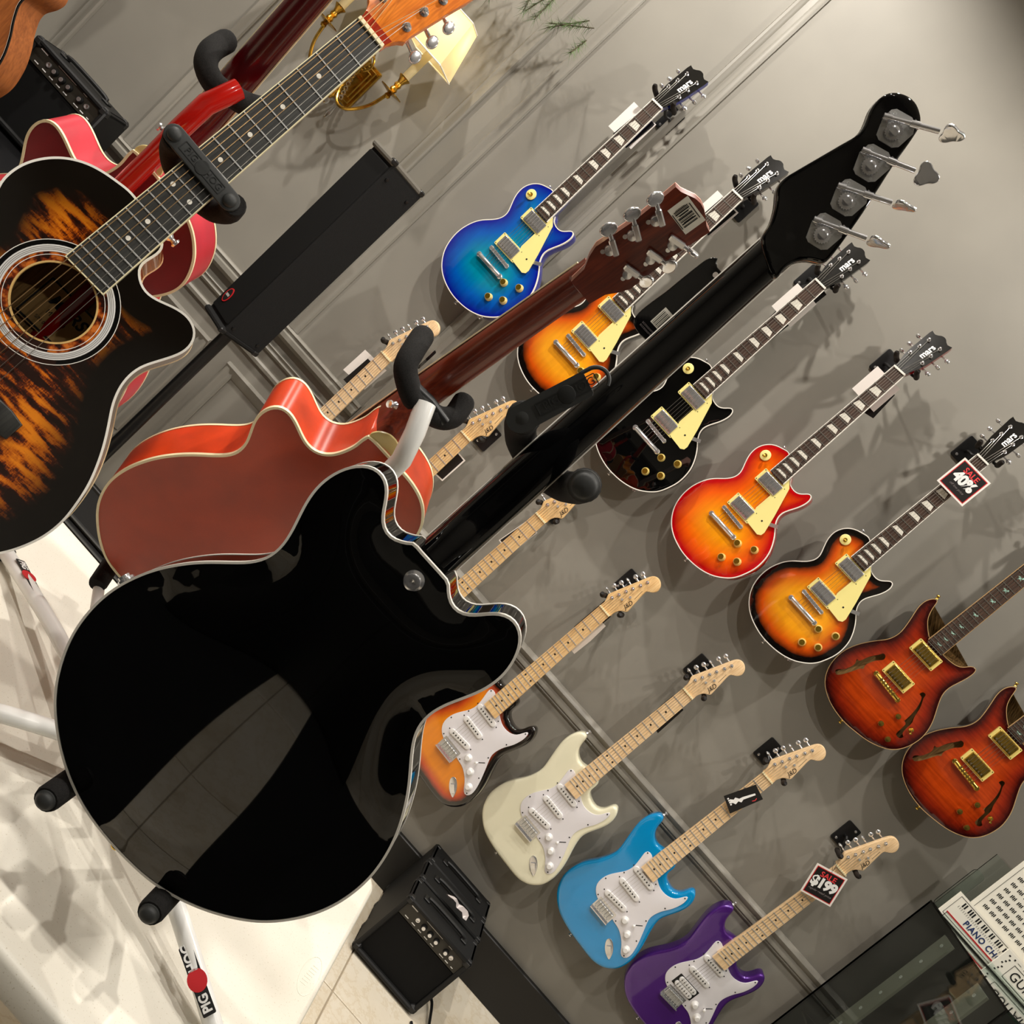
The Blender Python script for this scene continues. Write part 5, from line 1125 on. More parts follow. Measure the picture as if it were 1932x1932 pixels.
obj('rosette_line', disc_ring(0.0725, 0.0733, zt, zt+0.0007), M_WHITEB, top)
lab = obj('maker_label', MB().box((-0.004, -0.522, ZB+0.0006), (0.074, 0.064, 0.0006)), mat('kraft_label', (196, 158, 96), 0.7), bk)
lb = MB()
for (cx, cy, wx, wy) in ((-0.004, -0.492, 0.070, 0.0028), (-0.004, -0.551, 0.070, 0.0028), (-0.0385, -0.5215, 0.0022, 0.060)): lb.box((cx, cy, ZB+0.001), (wx, wy, 0.0004))
obj('label_border', lb, M_BLACK, lab)
for txt, sz, x, y, sh in (('MARS', 0.021, 0.004, -0.5105, 0.25), ('M21J40', 0.0095, 0.000, -0.5265, 0), ('S/N 090946', 0.0065, -0.004, -0.5405, 0)):
    m_ = text_mesh(txt, sz, 0.0002, 1.0, sh, 0.0006 if sz > 0.02 else 0); obj('label_text', m_, M_BLACK, lab, loc=(x, y, ZB+0.0012))
L_ = 0.650
fbo = obj('fingerboard', board(-0.466, 0.0, 0.0575, 0.0435, -0.0078, -0.0004), M_EBONY, ra)
eb = MB()
for sx in (-1, 1):
    eb.add([(sx*a/1000, y, z) for (a, y) in ((28.2, -0.4665), (29.4, -0.4665), (22.3, 0), (21.2, 0)) for z in (-0.0079, 0.0)], [(0, 1, 3, 2), (2, 3, 5, 4), (4, 5, 7, 6), (6, 7, 1, 0), (1, 7, 5, 3), (0, 2, 4, 6)])
eb.box((0, -0.4668, -0.0039), (0.0585, 0.0016, 0.0078))
obj('fingerboard_binding', eb, M_IVORY, fbo)
for k in range(1, 22):
    y = -L_*(1-2**(-k/12)); tt = -y/0.466; wd = 0.0435+(0.0575-0.0435)*tt
    obj('fret', MB().box((0, y, 0.0001), (wd*0.985, 0.0021, 0.0013), bev=0.0005), M_NICKEL, fbo)
for k in (3, 5, 7, 9, 12, 15, 17):
    y = -L_*(1-(2**(-(k-1)/12)+2**(-k/12))/2)
    for x in ((0,) if k != 12 else (-0.0135, 0.0135)): obj('dot_inlay', MB().lathe([(0.0031, 0), (0.0030, 0.0004)], (x, y, -0.0004), n=20), M_PEARL, fbo)
obj('neck', neck_back([(-0.43, 0.054, -0.0078, 0.050), (-0.395, 0.054, -0.0078, 0.058), (-0.372, 0.0535, -0.0078, 0.036), (-0.34, 0.053, -0.0078, 0.024), (-0.02, 0.0435, -0.0078, 0.019), (0.010, 0.043, -0.0078, 0.018), (0.03, 0.050, -0.010, 0.014)], 18).mesh('neck', 60), M_ACNECK, ra)
obj('strap_button', PIN, M_CHROME, ra, loc=(0.0235, -0.358, -0.034), rot=(0, math.radians(95), 0))
obj('nut', MB().box((0, 0.003, -0.0022), (0.0440, 0.0060, 0.0100), bev=0.0008), M_IVORY, ra)
Hh = [(21.5, 5), (22.4, 14), (25, 22), (28.5, 29), (34, 35), (33.5, 46), (36, 65), (39.6, 91), (43, 115), (47, 140), (49, 165), (40, 176), (20, 184), (0, 180)]
Hc = np.array(Hh+[(-a, b) for a, b in Hh[::-1]][1:])*0.001
hs = obj('headstock', plate(ccw(Hc), -0.024, -0.009, rt=0.0008, grid=0.05), M_AMBERH, ra)
PO = [(22, 49), (21.8, 81), (26, 112), (-22, 49), (-21.8, 81), (-26, 112)]
for i, (x, y) in enumerate(PO):
    s = 1 if x > 0 else -1; x, y = x/1000, y/1000; b = MB()
    b.lathe([(0.0062, 0), (0.0062, 0.001), (0.0045, 0.0022), (0.0032, 0.003), (0.0028, 0.006), (0.0034, 0.009), (0.0022, 0.0105)], (x, y, -0.009), n=18)
    b.box((x, y, -0.029), (0.016, 0.014, 0.010), bev=0.002); xe = s*(0.0335+(y-0.04)*0.11)
    b.cyl((x, y, -0.029), (s*0.047, y-0.007, -0.029), 0.0030, n=10)
    ti = obj('tuner', b, M_CHROME, hs)
    kb = plate(ccw(ellipse(0.0078, 0.0098, 26)), -0.003, 0.003, rt=0.0024, rb=0.0024, grid=0.05)
    obj('tuner_button', xf(kb, Matrix.Translation((s*0.0535, y-0.008, -0.029)) @ Matrix.Rotation(math.radians(25*s), 4, 'Y')), M_CHROME, ti)
xb = [-0.0275+0.011*k for k in range(6)]; xn = [-0.0178+0.00712*k for k in range(6)]; order = [3, 4, 5, 2, 1, 0]
for k in range(6):
    px, py = PO[order[k]]
    obj('string', MB().tube([(xb[k], -0.652, 0.0025), (xn[k], 0.003, 0.0029), (px/1000+(0.003 if px < 0 else -0.003), py/1000, -0.003)], 0.00062-0.00005*k, 6), M_BRONZE if k < 4 else M_STEEL, ra)
BR = [(-0.079, -0.640), (-0.060, -0.636), (0.060, -0.636), (0.079, -0.640), (0.079, -0.664), (0.060, -0.668), (-0.060, -0.668), (-0.079, -0.664)]
bg = obj('bridge', plate(ccw(np.array(BR)), ZT, ZT+0.0085, rt=0.0015, grid=0.05), M_EBONY, ra)
obj('saddle', MB().box((0, -0.6505, ZT+0.0095), (0.072, 0.003, 0.0045)), M_IVORY, bg)

# ---------------------------------------------------------------- guitar stands
def W(F, x, y, z): v = F; return Vector(v[0:3])+Vector(v[3:6])*x+Vector(v[6:9])*y+Vector(v[9:12])*z
def rel(t, pts): return [Vector(p)-t.location for p in pts]
def foam(t, pts, r=0.0165, par=None, m=None):
    q = [Vector(p) for p in bez([tuple(p) for p in pts], 22)]
    return obj('foam_sleeve', MB().tube(rel(t, q), [r*0.86]+[r]*(len(q)-2)+[r*0.9], 16).mesh('foam_sleeve', 60), m or M_FOAM, par or t)
def end_cap(t, p, axis, r=0.0125, par=None):
    b = MB().lathe([(r*1.18, -0.004), (r*1.18, 0.001), (r, 0.002), (r*0.96, 0.0045), (r*0.75, 0.0065), (r*0.4, 0.0078), (0.0003, 0.0082)], Vector(p)-t.location, axis, 22)
    return obj('end_cap', b.mesh('end_cap', 60), M_RUBBER, par or t)
def leg_tube(t, pts, r, m, name='leg'):
    return obj(name, MB().tube(rel(t, [Vector(p) for p in bez([tuple(p) for p in pts], 16)]), r, 16).mesh(name, 60), m, t)
def rubber_foot(t, p, d, par): return obj('rubber_foot', MB().tube(rel(t, [Vector(p), Vector(p)+Vector(d)*0.04]), 0.0155, 14), M_BLKPL, par)
NB, NO, NR, NA = (Vector(F[9:12]) for F in (F_BASS, F_ORANGE, F_RED, F_AC))

# white double stand: holds the bass (facing the wall) and the orange hollow-body
HUB = Vector((-0.155, -1.735, 0.635))
t = thing('guitar_stand', 'white tubular double guitar stand carrying the orange guitar and the black bass', 'stand', loc=(HUB.x, HUB.y, TZ), group='double guitar stands on the table')
pole_top = W(F_ORANGE, 0.029, 0.181, 0.030)
pts = [HUB, HUB.lerp(pole_top, 0.5)+NO*0.01, pole_top, W(F_ORANGE, 0.026, 0.216, 0.030), W(F_ORANGE, 0.013, 0.262, 0.024), W(F_ORANGE, -0.008, 0.293, 0.010), W(F_ORANGE, -0.010, 0.303, -0.012)]
pl = leg_tube(t, pts, 0.0145, M_TUBEW, 'pole')
yo = W(F_ORANGE, -0.006, 0.306, -0.020)
y_ = obj('rear_yoke', MB().tube(rel(t, [W(F_ORANGE, -0.040, 0.305, -0.02), yo, W(F_ORANGE, 0.030, 0.30, -0.02)]), 0.008, 12), M_SATB, t)
foam(t, [W(F_ORANGE, -0.016, 0.290, -0.016), W(F_ORANGE, -0.040, 0.298, -0.020), W(F_ORANGE, -0.062, 0.310, -0.032), W(F_ORANGE, -0.066, 0.322, -0.060), W(F_ORANGE, -0.064, 0.330, -0.100)], 0.0165, y_)
foam(t, [W(F_ORANGE, 0.004, 0.292, -0.020), W(F_ORANGE, 0.026, 0.294, -0.030), W(F_ORANGE, 0.041, 0.300, -0.050), W(F_ORANGE, 0.044, 0.312, -0.085)], 0.0165, y_)
# bass side: pole behind the bass neck, yoke, lower arms
bp = [HUB+Vector((0.02, 0.0, 0.0)), W(F_BASS, 0.0, 0.0, -0.115), W(F_BASS, 0.0, 0.30, -0.115), W(F_BASS, 0.0, 0.41, -0.105)]
leg_tube(t, bp, 0.013, M_TUBEW, 'pole')
y_ = obj('front_yoke', MB().tube(rel(t, [W(F_BASS, -0.036, 0.415, -0.085), W(F_BASS, 0, 0.405, -0.098), W(F_BASS, 0.036, 0.415, -0.085)]), 0.008, 12), M_SATB, t)
for sx in (-1, 1):
    foam(t, [W(F_BASS, sx*0.012, 0.405, -0.092), W(F_BASS, sx*0.034, 0.413, -0.082), W(F_BASS, sx*0.0455, 0.428, -0.050), W(F_BASS, sx*0.0465, 0.440, -0.010), W(F_BASS, sx*0.0455, 0.446, 0.024)], 0.0178, y_)
    end_cap(t, W(F_BASS, sx*0.0455, 0.446, 0.026), NB, 0.0135, y_)
for x in (-0.094, 0.082):
    a_ = obj('lower_arm', MB().tube(rel(t, [HUB+Vector((0.01, 0, 0.03)), W(F_BASS, x*0.6, -0.262, -0.16), W(F_BASS, x, -0.260, -0.09)]), 0.009, 12), M_TUBEW, t)
    foam(t, [W(F_BASS, x, -0.258, -0.092), W(F_BASS, x, -0.2575, -0.04), W(F_BASS, x, -0.2575, 0.026)], 0.0165, a_); end_cap(t, W(F_BASS, x, -0.2575, 0.027), NB, 0.0105, a_)
for x in (-0.10, 0.10):
    a_ = obj('lower_arm', MB().tube(rel(t, [HUB+Vector((0, 0.01, 0.02)), W(F_ORANGE, x*0.8, -0.345, 0.05), W(F_ORANGE, x, -0.343, 0.0)]), 0.009, 12), M_TUBEW, t)
    foam(t, [W(F_ORANGE, x, -0.337, 0.02), W(F_ORANGE, x, -0.337, -0.05), W(F_ORANGE, x, -0.337, -0.105)], 0.0150, a_)
obj('hub', MB().lathe([(0.020, -0.03), (0.030, -0.028), (0.030, 0.035), (0.020, 0.045)], HUB-t.location, n=20), M_SATB, t)
TZf = TZ+0.0125
LEGS = [((-0.56, -1.47), 1), ((-0.40, -1.93), 0), ((0.24, -1.87), 1), ((0.16, -1.40), 0)]
M_STKW = M_WHITE
for (lx, ly), st_ in LEGS:
    e = Vector((lx, ly, TZf)); lg_ = leg_tube(t, [HUB, HUB.lerp(e, 0.5)+Vector((0, 0, 0.012)), e], 0.0125, M_TUBEW)
    d = (e-HUB).normalized(); rubber_foot(t, e-d*0.015, d, lg_)
    if st_:   # printed sticker wrapped on the tube
        f = 0.80; c0 = HUB.lerp(e, f); up = Vector((0, 0, 1)); sd = d.cross(up).normalized(); nrm = sd.cross(d).normalized()
        if lx > 0: nrm = (nrm*0.55+sd*0.85).normalized(); sd = d.cross(nrm).normalized()
        Ms = Matrix((-d, sd, nrm)).transposed()
        if Ms.determinant() < 0: Ms = Matrix((-d, -sd, nrm)).transposed()
        Mx = Ms.to_4x4(); c1 = c0+nrm*0.0126+Vector((0, 0, 0.004)); Mx.translation = c1-t.location
        kp = obj('sticker', xf(MB().prism(rrect(0.092, 0.017, 0.002), 0, 0.0012), Mx), M_BLACK, lg_)
        ov = obj('sticker_oval', xf(MB().prism(ellipse(0.015, 0.0125, 24), 0.0008, 0.0016), Mx), M_REDP, kp)
        for tx, xx in (('PIG', -0.030), ('HOG', 0.030)):
            m_ = text_mesh(tx, 0.016, 0.0001, 1.0, 0, 0.0006); m_.transform(Mx @ Matrix.Translation((xx, 0, 0.0015))); obj('sticker_text', m_, M_WHITE, kp)

# red double stand: holds the acoustic (facing us) and the crimson hollow-body
HUB = Vector((-0.665, -1.790, 0.635))
t = thing('guitar_stand', 'red tubular double guitar stand between the flame-top acoustic and the crimson guitar', 'stand', loc=(HUB.x, HUB.y, TZ), group='double guitar stands on the table')
pts = [HUB, W(F_RED, 0.006, 0.0, 0.055), W(F_RED, 0.006, 0.147, 0.045), W(F_RED, 0.007, 0.204, 0.036), W(F_RED, 0.009, 0.251, 0.032), W(F_RED, 0.010, 0.304, 0.030), W(F_RED, 0.012, 0.343, 0.028), W(F_RED, 0.020, 0.374, 0.016), W(F_RED, 0.024, 0.386, -0.006)]
leg_tube(t, pts, 0.0150, M_TUBER, 'pole')
y_ = obj('rear_yoke', MB().tube(rel(t, [W(F_RED, -0.02, 0.368, -0.012), W(F_RED, 0.02, 0.372, -0.012), W(F_RED, 0.05, 0.380, -0.012)]), 0.008, 12), M_SATB, t)
foam(t, [W(F_RED, 0.012, 0.366, -0.010), W(F_RED, -0.008, 0.364, -0.010), W(F_RED, -0.030, 0.370, -0.018), W(F_RED, -0.042, 0.382, -0.040), W(F_RED, -0.045, 0.396, -0.085)], 0.0165, y_)
foam(t, [W(F_RED, 0.018, 0.370, -0.010), W(F_RED, 0.040, 0.376, -0.016), W(F_RED, 0.058, 0.384, -0.040), W(F_RED, 0.062, 0.394, -0.085)], 0.0165, y_)
# acoustic side
leg_tube(t, [HUB+Vector((0, -0.02, 0)), W(F_AC, 0.0, -0.62, -0.145), W(F_AC, 0.0, -0.35, -0.105), W(F_AC, 0.0, -0.30, -0.060)], 0.013, M_TUBER, 'pole')
y_ = obj('front_yoke', MB().tube(rel(t, [W(F_AC, -0.036, -0.292, -0.050), W(F_AC, 0, -0.298, -0.056), W(F_AC, 0.036, -0.292, -0.050)]), 0.008, 12), M_SATB, t)
for sx in (-1, 1):
    foam(t, [W(F_AC, sx*0.012, -0.297, -0.050), W(F_AC, sx*0.034, -0.292, -0.044), W(F_AC, sx*0.047, -0.284, -0.026), W(F_AC, sx*0.049, -0.279, -0.012), W(F_AC, sx*0.049, -0.277, 0.004)], 0.0150, y_)
def strap_plate(w_len, w, k=8):
    P_ = []
    for i in range(k+1): a = math.pi/2+math.pi*i/k; P_.append((-w_len/2+w/2*math.cos(a), w/2*math.sin(a)))
    for i in range(k+1): a = -math.pi/2+math.pi*i/k; P_.append((w_len/2+w/2*math.cos(a), w/2*math.sin(a)))
    return np.array(P_)
def strap_print(t, par, Mx, sz=0.0115, gap=0.0185):
    fr = ring_strip(rrect(gap*2+0.030, 0.0125, 0.001), 0.0006, 0, 0.0006); fr = xf(fr, Mx); fr.v = [tuple(p) for p in fr.v]
    obj('strap_relief', fr, M_RUBBERT, par); obj('strap_relief_disc', xf(plate(ellipse(0.0088, 0.0092, 24), 0, 0.0008, rt=0.0005, grid=0.05), Mx), M_RUBBERT, par)
    for tx, xx in (('PIG', -gap), ('HOG', gap)):
        m_ = text_mesh(tx, sz, 0.0004, 1.05); m_.transform(Mx @ Matrix.Translation((xx, 0, 0.0003))); obj('strap_lettering', m_, M_RUBBERT, par)
A0, A1 = W(F_AC, -0.0525, -0.275, 0.0085), W(F_AC, 0.0425, -0.279, 0.0085); d = (A1-A0); ln_ = d.length; d = d/ln_; s_ = NA.cross(d)
Mx = Matrix((d, s_, NA)).transposed().to_4x4(); Mx.translation = (A0+A1)/2-t.location
sp = obj('locking_strap', xf(plate(strap_plate(ln_, 0.0255), -0.004, 0.0, rt=0.0012, rb=0.0012, grid=0.05), Mx), M_RUBBER, t)
strap_print(t, sp, Mx)
for p in (A0, A1): end_cap(t, p-NA*0.002, NA, 0.0088, sp)
for x in (-0.10, 0.10):
    a_ = obj('lower_arm', MB().tube(rel(t, [HUB+Vector((0, -0.01, 0.02)), W(F_AC, x*0.8, -0.850, -0.13), W(F_AC, x, -0.848, -0.09)]), 0.009, 12), M_TUBER, t)
    foam(t, [W(F_AC, x, -0.840, -0.11), W(F_AC, x, -0.840, -0.05), W(F_AC, x, -0.840, 0.012)], 0.0150, a_); end_cap(t, W(F_AC, x, -0.840, 0.013), NA, 0.0105, a_)
    a_ = obj('lower_arm', MB().tube(rel(t, [HUB+Vector((0, 0.01, 0.02)), W(F_RED, x*0.8, -0.345, 0.05), W(F_RED, x, -0.343, 0.0)]), 0.009, 12), M_TUBER, t)
    foam(t, [W(F_RED, x, -0.337, 0.02), W(F_RED, x, -0.337, -0.05), W(F_RED, x, -0.337, -0.105)], 0.0150, a_)
obj('hub', MB().lathe([(0.020, -0.03), (0.030, -0.028), (0.030, 0.035), (0.020, 0.045)], HUB-t.location, n=20), M_SATB, t)
for (lx, ly) in ((-1.02, -1.52), (-1.00, -1.93), (-0.50, -1.97), (-0.72, -1.42)):
    e = Vector((lx, ly, TZf)); lg_ = leg_tube(t, [HUB, HUB.lerp(e, 0.5)+Vector((0, 0, 0.012)), e], 0.0125, M_TUBER); d = (e-HUB).normalized(); rubber_foot(t, e-d*0.015, d, lg_)

# loose locking strap hanging from the bass yoke
t = thing('locking_strap', 'black rubber locking strap with raised lettering hooked on the bass yoke', 'strap', loc=W(F_BASS, -0.0455, 0.446, 0.030))
A0, A1 = W(F_BASS, -0.0455, 0.446, 0.0335), W(F_BASS, -0.0245, 0.527, 0.0335); d = (A1-A0); ln_ = d.length; d = d/ln_; s_ = NB.cross(d)
Mx = Matrix((d, s_, NB)).transposed().to_4x4(); Mx.translation = (A0+A1)/2-t.location
OUTS = [(-ln_/2-0.014*math.cos(a), 0.014*math.sin(a)) for a in np.linspace(math.pi/2, -math.pi/2, 9)]
cc = (ln_/2-0.002, -0.001); hk = []
for a in np.linspace(-140, 70, 16): hk.append((cc[0]+0.0175*math.cos(math.radians(a))*0.9+0.004, cc[1]+0.0165*math.sin(math.radians(a))))
inn = []
for a in np.linspace(70, -150, 16): inn.append((cc[0]+0.0115*math.cos(math.radians(a))*0.9+0.004, cc[1]+0.0110*math.sin(math.radians(a))))
strap = [(-ln_/2-0.002+0.0145*math.cos(a), 0.0138*math.sin(a)) for a in np.linspace(math.pi/2, 3*math.pi/2, 11)]
strap += [(ln_/2-0.012, -0.0130), (ln_/2-0.010, -0.0100)]
body_ = strap+[(ln_/2-0.010, 0.0130)]
sp = obj('strap_body', xf(MB().prism(ccw(np.array(body_)), -0.0035, 0.0), Mx), M_RUBBER, t)
V = hookpts = [(cc[0]-0.010, 0.0118)]+[(cc[0]-0.002+0.0145*math.cos(math.radians(a)), -0.001+0.0128*math.sin(math.radians(a))) for a in np.linspace(80, -50, 12)]
obj('strap_hook', xf(MB().tube([(x, y, -0.0018) for x, y in V], 0.0022, 8), Mx), M_RUBBER, sp)
strap_print(t, sp, Mx @ Matrix.Translation((0.008, 0, 0)), 0.0112, 0.0175)

# packaged strap hanging behind the bass neck
t = thing('strap_package', 'black packaged strap card with white barcode label behind the bass neck', 'package', FM(F_BASS))
PK = [(-47, 590), (-46, 640), (-44, 672), (-42, 688), (-36, 696), (-30, 690), (-18, 689), (-4, 680), (-2, 600), (-10, 588)]
obj('card', plate(ccw(catmull(np.array(PK)*0.001, 60)), -0.074, -0.070, rt=0.0015, grid=0.05), mat('glossy_black_wrap', (10, 11, 12), 0.12, coat=0.6), t)
lb = obj('barcode_label', MB().box((-0.027, 0.6130, -0.0696), (0.0145, 0.0215, 0.0005)), M_PAPER, t)
b = MB()
for k in range(7): b.box((-0.0325+0.0017*k, 0.612, -0.0693), (0.0008 if k % 2 else 0.0004, 0.017, 0.0003))
obj('barcode', b, M_BLACK, lb)
for k in range(2): obj('small_print', text_mesh('accessories', 0.0042, 0.0001), M_GREYP, t, loc=(-0.030+0.0, 0.5965-0.0035*k, -0.0697))
obj('hang_hole', MB().lathe([(0.003, 0), (0.003, 0.0006)], (-0.024, 0.683, -0.070), n=14), M_CARD, t)
# ---------------------------------------------------------------- wall sconce
XC, ZC = -1.355, 1.60
t = thing('wall_sconce', 'brass two-arm wall sconce with cream shades and crystal drops', 'lamp', loc=(XC, 0, ZC))
bp = MB().box((0, -0.006, 0), (0.075, 0.012, 0.150), bev=0.003); bp.box((0, -0.016, 0), (0.058, 0.012, 0.128), bev=0.003); bp.box((0, -0.026, 0), (0.042, 0.012, 0.100), bev=0.003)
obj('backplate', bp, M_BRASS, t)
cs = MB().lathe([(0.010, -0.075), (0.012, -0.070), (0.006, -0.060), (0.011, -0.045), (0.014, -0.03), (0.008, -0.015), (0.013, 0.0), (0.009, 0.02), (0.015, 0.035), (0.018, 0.05), (0.008, 0.06), (0.011, 0.072), (0.004, 0.085)], (0, -0.075, 0.02), n=18)
cs.cyl((0, -0.03, 0.02), (0, -0.075, 0.02), 0.009)
obj('centre_column', cs, M_BRASS, t)
fin = MB().lathe([(0.005, 0), (0.009, -0.006), (0.005, -0.014), (0.011, -0.024), (0.006, -0.032), (0.003, -0.038)], (0, -0.075, -0.055), n=14)
obj('finial', fin, M_BRASS, t); M_GLASS = NT('clear_crystal'); M_GLASS.b.inputs['Transmission Weight'].default_value = 1.0; M_GLASS.b.inputs['Roughness'].default_value = 0.02; M_GLASS.b.inputs['IOR'].default_value = 1.5; M_GLASS = M_GLASS.m
obj('crystal_ball', MB().sphere((0, -0.075, -0.103), 0.011, 12, 8), M_GLASS, t)
M_CANDLE = mat('ivory_candle_sleeve', (222, 206, 160), 0.5)
M_SHADE = NT('cream_shade'); M_SHADE.color((246, 232, 186)).set(0.8); M_SHADE.b.inputs['Subsurface Weight'].default_value = 0.0; M_SHADE.b.inputs['Transmission Weight'].default_value = 0.0
_tr = M_SHADE.node('ShaderNodeBsdfTranslucent'); _tr.inputs[0].default_value = lin((250, 236, 190)); _mx = M_SHADE.node('ShaderNodeMixShader'); _mx.inputs[0].default_value = 0.45
M_SHADE.link(M_SHADE.b.outputs[0], _mx.inputs[1]); M_SHADE.link(_tr.outputs[0], _mx.inputs[2]); M_SHADE.link(_mx.outputs[0], M_SHADE.n['Material Output'].inputs[0]); M_SHADE = M_SHADE.m
def frustum(b, c, w0, d0, w1, d1, h):
    x, y, z = c; V = []
    for (w_, d_, zz) in ((w0, d0, z), (w1, d1, z+h)): V += [(x-w_/2, y-d_/2, zz), (x+w_/2, y-d_/2, zz), (x+w_/2, y+d_/2, zz), (x-w_/2, y+d_/2, zz)]
    return b.add(V, [(k, (k+1) % 4, 4+(k+1) % 4, 4+k) for k in range(4)])
for s in (-1, 1):
    X_ = s*0.142
    arm = obj('arm', MB().tube(bez([(0, -0.08, 0.01), (s*0.012, -0.09, -0.05), (s*0.045, -0.11, -0.085), (s*0.085, -0.12, -0.075), (s*0.125, -0.125, -0.02), (X_, -0.125, 0.055)], 28), 0.0052, 10), M_BRASS, t)
    obj('scroll', MB().tube(bez([(0, -0.085, 0.075), (s*0.022, -0.10, 0.085), (s*0.040, -0.105, 0.062), (s*0.032, -0.105, 0.035), (s*0.014, -0.10, 0.038), (s*0.018, -0.10, 0.052)], 24), 0.0035, 8), M_BRASS, arm)
    bd = MB()
    for k in range(6): bd.sphere((s*(0.010+0.006*k), -0.086-0.004*k, 0.005-0.014*k), 0.0075, 10, 6)
    obj('crystal_chain', bd, M_GLASS, arm)
    ck = MB().lathe([(0.006, 0.045), (0.010, 0.052), (0.007, 0.060), (0.038, 0.066), (0.039, 0.069), (0.009, 0.070), (0.012, 0.078), (0.008, 0.086), (0.012, 0.094), (0.009, 0.102), (0.012, 0.112), (0.019, 0.122), (0.019, 0.125), (0.012, 0.126)], (X_, -0.125, -0.015), n=22)
    obj('candle_cup', ck, M_BRASS, arm)
    obj('candle', MB().cyl((X_, -0.125, 0.108), (X_, -0.125, 0.225), 0.0125, n=18), M_CANDLE, arm)
    sh = frustum(MB(), (X_, -0.125, 0.200), 0.150, 0.150, 0.085, 0.085, 0.150); so = obj('shade', sh, M_SHADE, arm, smooth=0)
    rim = MB()
    for (w_, zz) in ((0.150, 0.200), (0.085, 0.350)):
        h = w_/2
        for a, b in (((-h, -h), (h, -h)), ((h, -h), (h, h)), ((h, h), (-h, h)), ((-h, h), (-h, -h))): rim.tube([(X_+a[0], -0.125+a[1], zz), (X_+b[0], -0.125+b[1], zz)], 0.0022, 6)
    obj('shade_rim', rim, MATS['ivory_paper'], so)
    obj('bulb', MB().sphere((X_, -0.125, 0.250), 0.013, 14, 10, (1, 1, 1.7)), M_CANDLE, arm)
    dr = MB().lathe([(0.0004, 0), (0.004, -0.008), (0.007, -0.02), (0.009, -0.034), (0.004, -0.046), (0.0004, -0.052)], (s*0.05, -0.112, -0.092), n=8); obj('crystal_drop', dr, M_GLASS, arm, smooth=0)
    ld = bpy.data.lights.new('sconce_bulb_light', 'POINT'); ld.energy = 0.25; ld.color = (1, 0.82, 0.56); ld.shadow_soft_size = 0.015
    lo = bpy.data.objects.new('sconce_bulb_light', ld); COL.objects.link(lo); lo.location = (XC+X_, -0.125, ZC+0.290)

# ---------------------------------------------------------------- pine garland above the sconce
t = thing('pine_garland', 'green artificial pine garland hanging above the brass sconce', 'garland', loc=(-1.13, -0.07, 2.17))
rnd = random.Random(3); nd = MB(); br_ = MB()
for i in range(16):
    a0 = Vector((rnd.uniform(-0.22, 0.22), rnd.uniform(-0.03, 0.0), rnd.uniform(-0.02, 0.1))); dr_ = Vector((rnd.uniform(-0.8, 0.5), rnd.uniform(-0.5, 0.05), rnd.uniform(-1.0, -0.25))).normalized(); L_ = rnd.uniform(0.10, 0.17)
    br_.tube([a0, a0+dr_*L_], 0.0018, 5)
    for k in range(95):
        f = rnd.random(); p = a0+dr_*L_*f; n_ = (dr_*0.8+Vector((rnd.uniform(-1, 1), rnd.uniform(-1, 1), rnd.uniform(-1, 1)))*0.8).normalized(); l_ = rnd.uniform(0.025, 0.05); q = p+n_*l_; s_ = n_.orthogonal().normalized()*0.0007
        if q.y+t.location.y > -0.004: continue
        nd.add([p-s_, p+s_, q], [(0, 1, 2)])
obj('stems', br_, mat('garland_wire', (70, 62, 40), 0.7), t)
g = obj('needles', nd, mat('pine_green', (66, 88, 44), 0.6, var=0.35, vscale=30), t, smooth=0); g['kind'] = 'stuff'

# ---------------------------------------------------------------- column loudspeaker on a pole
aa = math.radians(60); Mc = Vector((-0.925, -0.50, 0)); dR = Vector((math.cos(aa), math.sin(aa), 0)); dL = Vector((-math.sin(aa), math.cos(aa), 0))
LW, LD, SZ0, SZ1 = 0.112, 0.155, 0.875, 1.520
cen = Mc+dR*LD/2+dL*LW/2; R = Matrix((dL, -dR, Vector((0, 0, 1)))).transposed()    # local x along the grille, local y out of the grille... front is -dR side
# grille looks along -dR rotated: its plane is spanned by dL and z and faces -dR
t = thing('column_speaker', 'tall black column loudspeaker with grille front on a pole by the panelled wall', 'speaker', frame_matrix((cen.x, cen.y, SZ0), dL, -dR, (0, 0, -1) if False else (0, 0, 1)))
hgt = SZ1-SZ0
obj('cabinet', MB().box((0, -0.006, hgt/2), (LW, LD-0.012, hgt-0.02), bev=0.004), M_CARPET, t)
obj('grille', plate(rrect(LW-0.012, hgt-0.05, 0.006, (0, 0)), 0, 0.006, rt=0.003, grid=0.3), M_GRILLE, t, loc=(0, LD/2-0.012, hgt/2), rot=(math.radians(-90), 0, 0))
for z, nm in ((hgt-0.008, 'top_cap'), (0.008, 'bottom_cap')): obj(nm, MB().box((0, 0, z), (LW+0.003, LD+0.003, 0.018), bev=0.006), MATS['black_felt_cover'] if nm == 'bottom_cap' else mat('grey_felt_edge', (96, 92, 84), 0.95, bump=0.8, bscale=800), t)
for z in (0.03, hgt-0.05):
    for y in (-0.05, 0.05):
        sc_ = MB().lathe([(0.0055, 0), (0.005, 0.003), (0.0015, 0.0035)], (-LW/2, y, z), (-1, 0, 0), 12); obj('screw', sc_, M_SATB, t)
        obj('corner_guard', MB().box((-LW/2+0.006, y*1.35, 0.006 if z < 0.1 else hgt-0.006), (0.018, 0.022, 0.016), bev=0.004), M_BLKPL, t)
bd = obj('badge', MB().prism(ellipse(0.0135, 0.0225, 32), 0, 0.0016), M_REDP, t, loc=(0.026, LD/2-0.0055, 0.075), rot=(math.radians(-90), 0, 0))
obj('badge_face', MB().prism(ellipse(0.0105, 0.0190, 32), 0.0012, 0.0022), M_BLACK, bd); obj('badge_bar', MB().box((0, 0, 0.0024), (0.015, 0.007, 0.0006)), mat('silver_print', (170, 168, 166), 0.4), bd)
